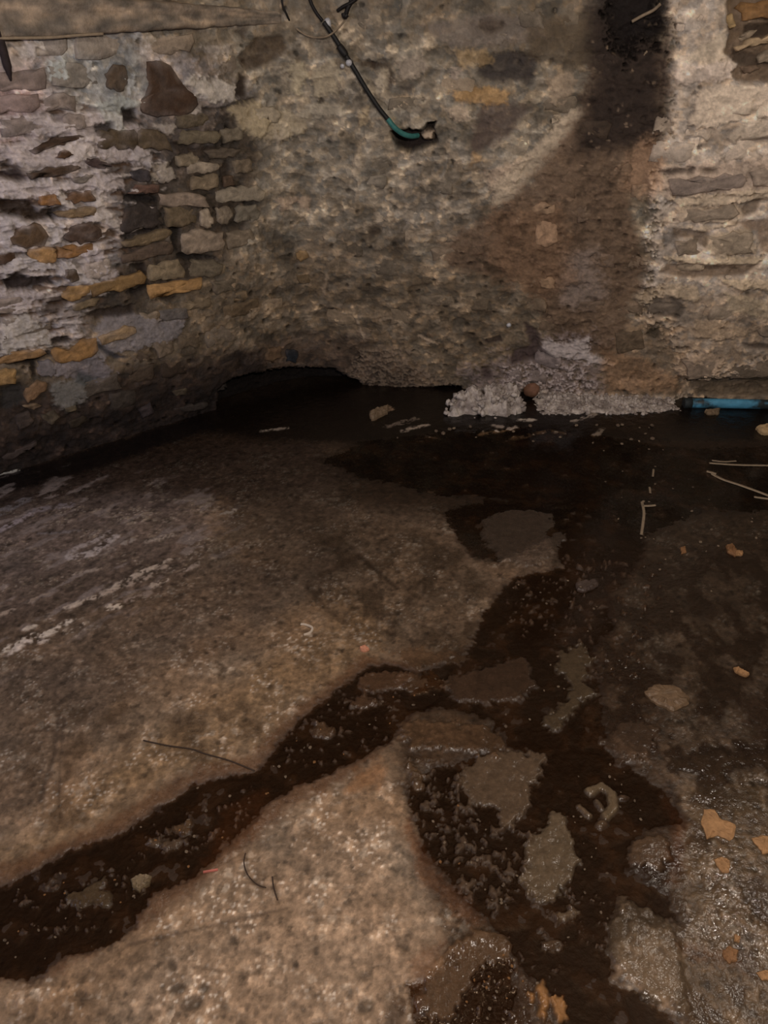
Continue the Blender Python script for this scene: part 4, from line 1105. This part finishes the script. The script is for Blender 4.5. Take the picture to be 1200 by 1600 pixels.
# hose: black sleeve, teal end, clip
hp = [(508, 34), (522, 54), (536, 76), (556, 108), (574, 138), (594, 168), (612, 190)]
hose = empty('hose', on_wall(612, 190, .03))
tag(hose, 'thin black hose with teal end, slanting into a hole in the back wall', 'hose')
child('sleeve', tube_mesh('sleeve', smooth_path([on_wall(x, y, .030) for x, y in hp]), .0085), M_RUBBER, hose)
child('joint', tube_mesh('joint', smooth_path([on_wall(x, y, .030) for x, y in ((531, 70), (536, 77), (543, 87))], 4), [.010, .0125, .0125, .013, .0135, .0135, .013, .012, .010][:9]), M_RUBBER, hose)
o = child('hose_end', tube_mesh('hose_end', smooth_path([on_wall(x, y, h) for x, y, h in ((607, 184, .031), (618, 198, .028), (630, 208, .015), (642, 213, -.005), (652, 214, -.035))]), .0095), M_TEAL, hose)
o['label'] = 'teal end'
def lump_mesh(name, r, sq=(1, 1, 1), sub=2, amp=.25, seed=0):
    bm = bmesh.new()
    bmesh.ops.create_icosphere(bm, subdivisions=sub, radius=1)
    rr = np.random.default_rng(seed)
    d = rr.normal(0, 1, (5, 3)); d /= np.linalg.norm(d, axis=1)[:, None]
    a = rr.uniform(-amp, amp, 5)
    for v in bm.verts:
        p = np.array(v.co)
        k = 1 + sum(a[i] * max(0, p @ d[i]) ** 2 for i in range(5)) + rr.normal(0, amp * .12)
        v.co = Vector(p * k * np.array(sq) * r)
    me = bpy.data.meshes.new(name); bm.to_mesh(me); bm.free()
    for p in me.polygons: p.use_smooth = sub > 1
    return me
for (x, y), r_, nm in (((547, 97), .011, 'clip'), ((537, 102), .0075, 'clip_screw')):
    o = child(nm, lump_mesh(nm, r_, (1, .8, 1.1), 2, .2, 3), M_ZINC, hose)
    o.matrix_parent_inverse = Matrix(); o.location = on_wall(x, y, .034) - Vector(hose.location)
    if nm == 'clip': o['label'] = 'bright metal clip'
o = link('wall_hook', lump_mesh('wall_hook', .012, (1, .8, 1.5), 2, .3, 8), M_ZINC)
o.location = on_wall(514, 36, .026)
tag(o, 'bright metal hook head at the upper end of the black hose', 'hook')
def wire(name, pts, r_, m, label, cat, group=None, wall=True):
    P = smooth_path([on_wall(*p) if wall else on_floor(*p) for p in pts], 8)
    o = link(name, tube_mesh(name, P, r_, 6), m)
    return tag(o, label, cat, group)
wire('cable', [(438, -30, .012), (440, 5, .014), (447, 22, .012), (452, 32, .004)], .0035, M_WIRE, 'short dark cable hanging at the end of the timber board', 'cable')
wire('cable', [(478, -30, .014), (485, 0, .016), (494, 18, .018), (505, 32, .02)], .006, M_WIRE, 'dark cable dropping to the bright hook head', 'cable')
wire('cable', [(462, 44, .02), (478, 54, .024), (497, 58, .03), (516, 55, .045), (530, 44, .035), (540, 32, .02)], .0032, M_STRAW, 'pale cable looping under the bright hook head', 'cable')
kn_ = empty('cable_knot', on_wall(545, 20, .02))
tag(kn_, 'black knotted cable at the top of the back wall', 'cable')
for nm, pts, r_ in (('strand', [(552, -30, .01), (550, 0, .016), (545, 12, .02), (540, 28, .016)], .008), ('strand', [(528, 17, .012), (538, 10, .02), (550, 4, .022), (562, -6, .01)], .006), ('strand', [(538, 20, .02), (540, 26, .022), (544, 22, .02)], .008)):
    child(nm, tube_mesh(nm, smooth_path([on_wall(*p) for p in pts], 6), r_, 8), M_WIRE, kn_)
# iron spike at the left edge, hanging below the board
sp_ = [on_wall(x, y, h) for x, y, h in ((-14, 40, .03), (-4, 62, .026), (4, 85, .02), (11, 108, .014), (16, 126, .008))]
tag(link('iron_spike', tube_mesh('iron_spike', smooth_path(sp_, 6), [.011] * 6 + [.0125] * 6 + [.012] * 6 + [.010, .009, .008, .006, .005, .004, .003], 8), plain_mat('rusted_iron', lin((46, 36, 36)), .75, .3, 60)), 'dark tapered iron spike below the timber board at the left edge', 'spike')
# pale stick in the dark recess
wire('stick', [(988, 34, -.008), (1005, 24, .0), (1020, 16, .008), (1030, 6, .02)], .0055, M_STRAW, 'pale stick poking out of the dark recess', 'stick')
o = link('stick', tube_mesh('stick', smooth_path([on_wall(*p) for p in ((1001, 92, -.008), (1006, 86, -.004), (1011, 80, .002))], 4), .004, 6), M_STRAW)
tag(o, 'tiny pale splinter on the dark wall below the recess', 'stick')
# bright nail head
o = link('nail_head', lump_mesh('nail_head', .011, (1, .8, .9), 2, .15, 5), M_ZINC)
s_, z_ = wall_at(795, 507); o.location = on_wall(795, 507, wall_h(s_, z_) + .004)
tag(o, 'small bright nail head low on the back wall above the lime heap', 'nail')
# ------------------------------------------------------------------ things on the floor
def heap_mesh(name, pts, h, seed, res=46, amp=.45, rag=.012, fine=.006):
    """a lumpy mound over the outline pts (floor metres)"""
    P = np.array(pts, float)
    x0, y0 = P.min(0) - .01; x1, y1 = P.max(0) + .01
    gx, gy = np.meshgrid(np.linspace(x0, x1, res), np.linspace(y0, y1, res))
    d = poly_sd(gx, gy, P)
    n = fbm(gx / .05, gy / .05, 4, seed)
    k = np.clip((d + rag * n) / (np.sqrt((x1 - x0) * (y1 - y0)) * .28), -1, 1)
    zz = h * np.where(k > 0, np.sqrt(np.clip(k, 0, 1)), k * 2) * (1 + amp * n) + fine * fbm(gx / .028, gy / .028, 4, seed + 7) * (k > 0)
    ok = k > -.12
    q = ok[:-1, :-1] & ok[1:, :-1] & ok[:-1, 1:] & ok[1:, 1:]
    V = np.stack([gx, gy, np.maximum(zz, -.012)], -1)
    return grid_mesh(name, V, quads=q)
def fl(*pts):
    return [tuple(map(float, floor_at(*p))) for p in pts]
def pile_mesh(name, pts, h, lumps, r0, r1, seed, res=60):
    """a low mound over the outline pts with crumbs heaped on it"""
    P = np.array(pts, float)
    rr = np.random.default_rng(seed)
    bm = bmesh.new()
    bm.from_mesh(heap_mesh(name, pts, h, seed, res, .7, .04, .004))
    span = np.sqrt((P[:, 0].max() - P[:, 0].min()) * (P[:, 1].max() - P[:, 1].min())) * .28
    n = 0
    while n < lumps:
        x, y = rr.uniform(P[:, 0].min() - .02, P[:, 0].max() + .02), rr.uniform(P[:, 1].min() - .02, P[:, 1].max())
        d = float(poly_sd(np.array([x]), np.array([y]), P)[0]) + rr.normal(0, .012)
        if d < -.004: continue
        z = h * math.sqrt(min(1, max(0, d) / span))
        r_ = rr.uniform(r0, r1) ** 1.0
        sq = rr.uniform(.6, 1.1, 3)
        g = bmesh.ops.create_icosphere(bm, subdivisions=1, radius=1)
        for v in g['verts']:
            k = 1 + rr.normal(0, .13)
            v.co = Vector((x + v.co.x * r_ * sq[0] * k, y + v.co.y * r_ * sq[1] * k, z + v.co.z * r_ * sq[2] * k))
        n += 1
    me = bpy.data.meshes.new(name); bm.to_mesh(me); bm.free()
    for p in me.polygons: p.use_smooth = True
    return me
# the heap stands against the wall: give it depth from its foot line
a0, a1 = np.array(fl((696, 652), (806, 650)))
hp_ = [a0, a1, a1 + (0.035, .05), a1 + (0.02, .16), (a0 + a1) / 2 + (0, .17), a0 + (.04, .11)]
tag(link('lime_heap', pile_mesh('lime_heap', hp_, .085, 150, .007, .02, 101), M_LIME), 'heap of crumbly white lime at the foot of the back wall', 'lime heap')
rid = [tuple(p) for p in np.array(fl((846, 648), (880, 649), (920, 646), (960, 648), (1030, 645), (1060, 641)))]
rid2 = [(x, float(np.interp(x, WPL[:, 0], WPL[:, 1])) + .02) for x, y in rid[::-1]]
tag(link('lime_crumbs', pile_mesh('lime_crumbs', rid + rid2, .018, 520, .004, .013, 111, 120), M_LIME), 'low band of white lime crumbs along the foot of the back wall', 'lime crumbs', kind='stuff')
o = link('round_stone', lump_mesh('round_stone', .033, (1, .8, .9), 3, .25, 15), plain_mat('red_brown_stone', lin((92, 66, 52)) * 1.7, .8, .25, 50, .003))
o.location = on_wall(830, 602, .055)
tag(o, 'round reddish brown stone half buried in white lime at the wall', 'stone')

# blue pipe on the floor against the back wall
p0, p1 = Vector((*map(float, floor_at(1072, 636)), 0)), Vector((*map(float, floor_at(1420, 644)), 0))
pts = [p0.lerp(p1, t) + Vector((0, -.005 * math.sin(t * 3), .019 + .004 * math.sin(t * 5))) for t in np.linspace(0, 1, 14)]
pipe = empty('pipe', pts[0]); tag(pipe, 'blue plastic pipe with a muddy end lying along the back wall', 'pipe')
child('pipe_body', tube_mesh('pipe_body', pts, .021, 18), M_BLUE, pipe)
child('pipe_collar', tube_mesh('pipe_collar', [pts[0] - (pts[1] - pts[0]) * .2, pts[0] + (pts[1] - pts[0]) * .25], .0225, 18), plain_mat('muddy_plastic', lin((44, 50, 52)), .7, .35, 40), pipe)

def ribbon(name, P, w, th, m):
    P = smooth_path(P, 8)
    V, Fc = [], []
    for i, p in enumerate(P):
        d = (P[min(i + 1, len(P) - 1)] - P[max(i - 1, 0)]).normalized()
        a = d.cross(Vector((0, 0, 1))).normalized() * w / 2
        for k in (a, a * .6 + Vector((0, 0, th)), -a * .6 + Vector((0, 0, th)), -a): V.append(tuple(p + k))
    for i in range(len(P) - 1):
        for k in range(4):
            Fc.append((i * 4 + k, i * 4 + (k + 1) % 4, i * 4 + 4 + (k + 1) % 4, i * 4 + 4 + k))
    Fc += [(0, 1, 2, 3), tuple((len(P) - 1) * 4 + k for k in (3, 2, 1, 0))]
    me = bpy.data.meshes.new(name); me.from_pydata(V, [], Fc)
    return link(name, me, m)
for nm, pts, w_, lab in [
    ('straw', [(1108, 724), (1150, 727), (1200, 728), (1270, 730)], .009, 'straight pale straw lying level on the dark water, right edge'),
    ('straw', [(1112, 720), (1130, 722), (1150, 721)], .006, 'short pale straw lying along the straight long straw'),
    ('straw', [(1112, 741), (1130, 750), (1160, 760), (1200, 775), (1250, 798)], .011, 'curved pale straw sweeping down to the right edge'),
    ('straw', [(1178, 777), (1200, 780), (1230, 782)], .009, 'short thick straw tip just below the curved pale straw'),
    ('straw', [(1104, 737), (1112, 739), (1119, 741)], .012, 'stubby pale straw at the upper end of the curved straw'),
    ('reed_stalk', [(1003, 785), (1006, 800), (1005, 815), (1002, 836)], .010, 'upright pale reed stalk lying in the dark water'),
    ('reed_stalk', [(1003, 791), (1014, 791), (1024, 790)], .009, 'short pale reed piece crossing the top of the stalk'),
    ('reed_stalk', [(1021, 734), (1020, 745)], .008, 'upper pale reed scrap in line above the stalk'),
    ('reed_stalk', [(1015, 762), (1016, 771)], .008, 'middle pale reed scrap in line above the stalk'),
    ('plastic_tie', [(470, 977), (478, 978), (488, 983), (485, 990), (475, 994)], .007, 'small white hooked plastic tie on the brown floor'),
    ('plastic_straw', [(318, 1364), (330, 1363), (341, 1361)], .005, 'tiny pink plastic straw piece beside the black runnel'),
]:
    mm = M_STRAW if nm in ('straw', 'reed_stalk') else plain_mat(nm + '_plastic', lin((190, 176, 160) if nm == 'plastic_tie' else (176, 104, 92)), .5, .1)
    tag(ribbon(nm, [on_floor(x, y, .0015) for x, y in pts], w_, .003, mm), lab, 'straw' if 'straw' in nm else ('reed' if 'reed' in nm else 'tie'))
wire('twig', [(225, 1160, .003), (262, 1168, .004), (300, 1174, .004), (322, 1181, .003), (360, 1192, .004), (398, 1206, .003)], .0018, M_ROOT, 'long thin dark twig lying above the black runnel', 'twig', wall=False)
wire('twig', [(384, 1335, .002), (382, 1352, .004), (388, 1370, .004), (402, 1384, .003), (416, 1389, .002)], .0012, M_ROOT, 'fine curved dark root hair below the black runnel', 'twig', wall=False)
wire('twig', [(426, 1372, .002), (428, 1388, .003), (434, 1408, .002)], .0014, M_ROOT, 'fine dark root hair right of the curved one', 'twig', wall=False)

# loose stones and flakes, each with its own look
def flake(name, pts, h, m, lab, cat, group=None, seed=0):
    P = [on_floor(*p) for p in pts]
    c = sum(P, Vector()) / len(P)
    zb = min(p.z for p in P)
    n = 30
    bm = bmesh.new()
    Q = []
    cl = P + [P[0]]
    L = [0]
    for i in range(len(P)): L.append(L[-1] + (cl[i + 1] - cl[i]).length)
    rr = np.random.default_rng(seed + 500)
    for t in np.arange(n) / n * L[-1]:
        k = max(i for i in range(len(P)) if L[i] <= t)
        Q.append(cl[k].lerp(cl[k + 1], (t - L[k]) / max(1e-9, L[k + 1] - L[k])))
    size = L[-1] / 6
    jag = 1 + rr.normal(0, .03, n) + .07 * np.sin(np.arange(n) * 2 * np.pi / n * 5 + rr.uniform(0, 6)) * rr.uniform(.3, 1)
    rings = []
    for sc_, zz in ((1, -.004), (1, h * .55), (.86, h), (.5, h * 1.08)):
        ring = []
        for iq, q in enumerate(Q):
            p = c + (q - c) * (sc_ * jag[iq])
            ring.append(bm.verts.new((p.x + rr.normal(0, size * .012), p.y + rr.normal(0, size * .012), zb + zz + (rr.normal(0, h * .12) if sc_ < 1 else 0))))
        rings.append(ring)
    for a, b in zip(rings, rings[1:]):
        for i in range(n): bm.faces.new((a[i], a[(i + 1) % n], b[(i + 1) % n], b[i]))
    bm.faces.new(rings[-1]); bm.faces.new(rings[0][::-1])
    me = bpy.data.meshes.new(name); bm.to_mesh(me); bm.free()
    return tag(link(name, me, m), lab, cat, group)
M_CLAY = plain_mat('ochre_clay', lin((150, 114, 78)) * 1.0, .75, .3, 60, .002)
M_CLAY2 = plain_mat('brown_clay', lin((122, 88, 58)) * 1.0, .7, .3, 60, .002)
M_PEB = plain_mat('grey_brown_pebble', lin((116, 98, 78)), .55, .25, 60, .002)
for i, (nm, pts, h, m, lab, cat) in enumerate([
    ('clay_flake', [(1098, 1266), (1115, 1268), (1126, 1282), (1148, 1290), (1150, 1302), (1138, 1316), (1120, 1308), (1104, 1312), (1096, 1292)], .006, M_CLAY, 'largest ochre clay flake on the wet floor at right', 'flake'),
    ('clay_flake', [(1172, 1312), (1190, 1308), (1225, 1318), (1225, 1336), (1190, 1336)], .007, M_CLAY, 'ochre clay flake cut off by the right edge', 'flake'),
    ('clay_flake', [(1114, 1346), (1126, 1340), (1140, 1348), (1138, 1366), (1126, 1366)], .006, M_CLAY, 'small ochre clay flake below the largest one', 'flake'),
    ('clay_flake', [(1128, 1486), (1140, 1480), (1152, 1488), (1150, 1504), (1140, 1508), (1128, 1498)], .005, M_CLAY2, 'round ochre clay ring in the lower right wet floor', 'flake'),
    ('clay_flake', [(1180, 1522), (1195, 1518), (1220, 1524), (1220, 1536), (1190, 1534)], .006, M_CLAY, 'ochre clay scrap low on the right edge', 'flake'),
    ('clay_flake', [(1146, 1462), (1156, 1466), (1154, 1475), (1146, 1472)], .005, M_CLAY, 'tiny ochre clay crumb above the clay ring', 'flake'),
    ('stone', [(1004, 1084), (1030, 1072), (1058, 1078), (1076, 1092), (1072, 1108), (1050, 1114), (1024, 1104)], .013, plain_mat('wet_tan_stone', lin((104, 84, 64)), .45, .3, 50, .003), 'flat tan stone on the dark wet floor at right', 'stone'),
    ('brick_chip', [(1133, 856), (1142, 852), (1152, 864), (1148, 872), (1136, 866)], .010, M_CLAY2, 'brownish brick chip on the dark floor near right edge', 'chip'),
    ('brick_chip', [(1148, 862), (1160, 864), (1160, 870), (1148, 870)], .008, M_CLAY, 'orange brick chip touching the brownish one', 'chip'),
    ('brick_chip', [(1144, 1046), (1152, 1045), (1170, 1055), (1166, 1060), (1150, 1054)], .008, M_CLAY, 'long orange brick chip above the flat tan stone', 'chip'),
    ('brick_chip', [(1062, 858), (1070, 856), (1072, 866), (1064, 868)], .006, M_CLAY2, 'dull brown brick chip alone on the black floor', 'chip'),
    ('brick_chip', [(562, 1014), (570, 1011), (578, 1017), (572, 1021), (564, 1020)], .008, plain_mat('pink_brick', lin((186, 130, 104)), .7, .2, 60), 'pinkish brick chip in the middle of the floor', 'chip'),
    ('stone', [(577, 650), (590, 642), (608, 638), (606, 648), (592, 655), (580, 660)], .02, M_PEB, 'pale brown stone on black mud left of the lime heap', 'stone'),
    ('stone', [(1180, 672), (1196, 668), (1225, 672), (1220, 682), (1190, 681)], .02, plain_mat('cream_stone', lin((176, 150, 112)), .7, .2, 50), 'cream stone on the dark mud below the blue pipe', 'stone'),
    ('stone', [(1100, 645), (1124, 642), (1122, 650), (1104, 650)], .014, M_PEB, 'pale stone in front of the muddy pipe end', 'stone'),
    ('stone', [(900, 912), (930, 906), (936, 916), (914, 926), (900, 924)], .010, plain_mat('dark_grey_stone', lin((72, 60, 54)), .5, .25, 50), 'dark grey stone in the narrow neck of the pool', 'stone'),
    ('stone', [(204, 1376), (220, 1367), (238, 1370), (232, 1384), (218, 1394), (208, 1388)], .010, plain_mat('olive_stone', lin((112, 96, 74)), .5, .25, 50), 'flat olive grey stone in the black runnel', 'stone'),
]):
    flake(nm, pts, h, m, lab, cat, seed=i)

# grit: small pebbles, copied one by one; those of one patch look alike
PEB = [lump_mesh('pebble', 1, (1, .85, .6), 1, .35, 30 + i) for i in range(5)]
PM = [plain_mat('pale_grit', lin((140, 122, 102)), .5, .2, 60), plain_mat('ochre_grit', lin((156, 112, 70)), .5, .2, 60), plain_mat('grey_grit', lin((112, 96, 80)), .5, .2, 60)]
pv = {}
def pebble(px, py, r_, k, lab, group):
    key = (k, random.randrange(5))
    if key not in pv:
        me = PEB[key[1]].copy(); me.materials.append(PM[k]); pv[key] = bpy.data.objects.new('pebble', me)
        o = pv[key]
    else:
        o = pv[key].copy()
    COL.objects.link(o)
    p = on_floor(px, py)
    o.location = p + Vector((0, 0, r_ * .25))
    o.scale = (r_, r_ * random.uniform(.7, 1.1), r_)
    o.rotation_euler = (random.uniform(-.3, .3), random.uniform(-.3, .3), random.uniform(0, 6.28))
    tag(o, lab, 'pebble', group)
def scatter(n, poly, r0, r1, ks, lab, group):
    P = np.array(poly, float)
    got = 0
    while got < n:
        x, y = random.uniform(P[:, 0].min(), P[:, 0].max()), random.uniform(P[:, 1].min(), P[:, 1].max())
        if poly_sd(np.array([x]), np.array([y]), P)[0] > 2:
            pebble(x, y, random.uniform(r0, r1), random.choice(ks), lab, group); got += 1
scatter(38, RUN[4:24], .0022, .0048, (0, 2, 1), 'small pale grit pebble in the middle of the black runnel', 'grit in the runnel')
scatter(22, [(0, 1390), (160, 1320), (240, 1400), (190, 1470), (60, 1520), (0, 1530)], .002, .004, (0, 2, 1), 'small pale grit pebble in the wide left end of the runnel', 'grit in the left end of the runnel')
scatter(34, [(640, 1200), (720, 1260), (800, 1300), (830, 1400), (760, 1430), (680, 1350)], .0022, .0042, (0, 2, 1), 'small pebble in the crumbled left bank of the pool', 'grit on the pool bank')
scatter(30, [(880, 1140), (1000, 1200), (1040, 1300), (960, 1380), (950, 1480), (850, 1480), (900, 1350)], .002, .004, (0, 2), 'small pebble in the black pool right of the concrete islands', 'grit in the pool')
scatter(26, [(760, 900), (900, 900), (960, 960), (900, 1050), (860, 1160), (780, 1150), (800, 1000)], .0024, .005, (2, 0), 'small pebble in the narrow neck of the pool', 'grit in the neck of the pool')
scatter(40, [(480, 830), (700, 830), (760, 920), (730, 1000), (600, 1030), (500, 950)], .0022, .0045, (0, 2), 'small pale pebble on the damp middle of the floor', 'grit on the middle floor')
scatter(34, [(900, 700), (1100, 700), (1200, 800), (1200, 950), (1050, 980), (950, 800)], .003, .006, (0, 2), 'small pale pebble on the dark floor at right', 'grit on the dark right floor')
scatter(26, [(600, 660), (780, 665), (1000, 660), (1080, 668), (1000, 700), (760, 690), (600, 690)], .005, .011, (0, 2), 'pale lime crumb on the black mud before the back wall', 'crumbs before the back wall')
scatter(24, [(700, 1490), (820, 1490), (880, 1590), (720, 1600)], .002, .004, (0, 1), 'small ochre pebble in the silt at the bottom edge', 'grit at the bottom edge')
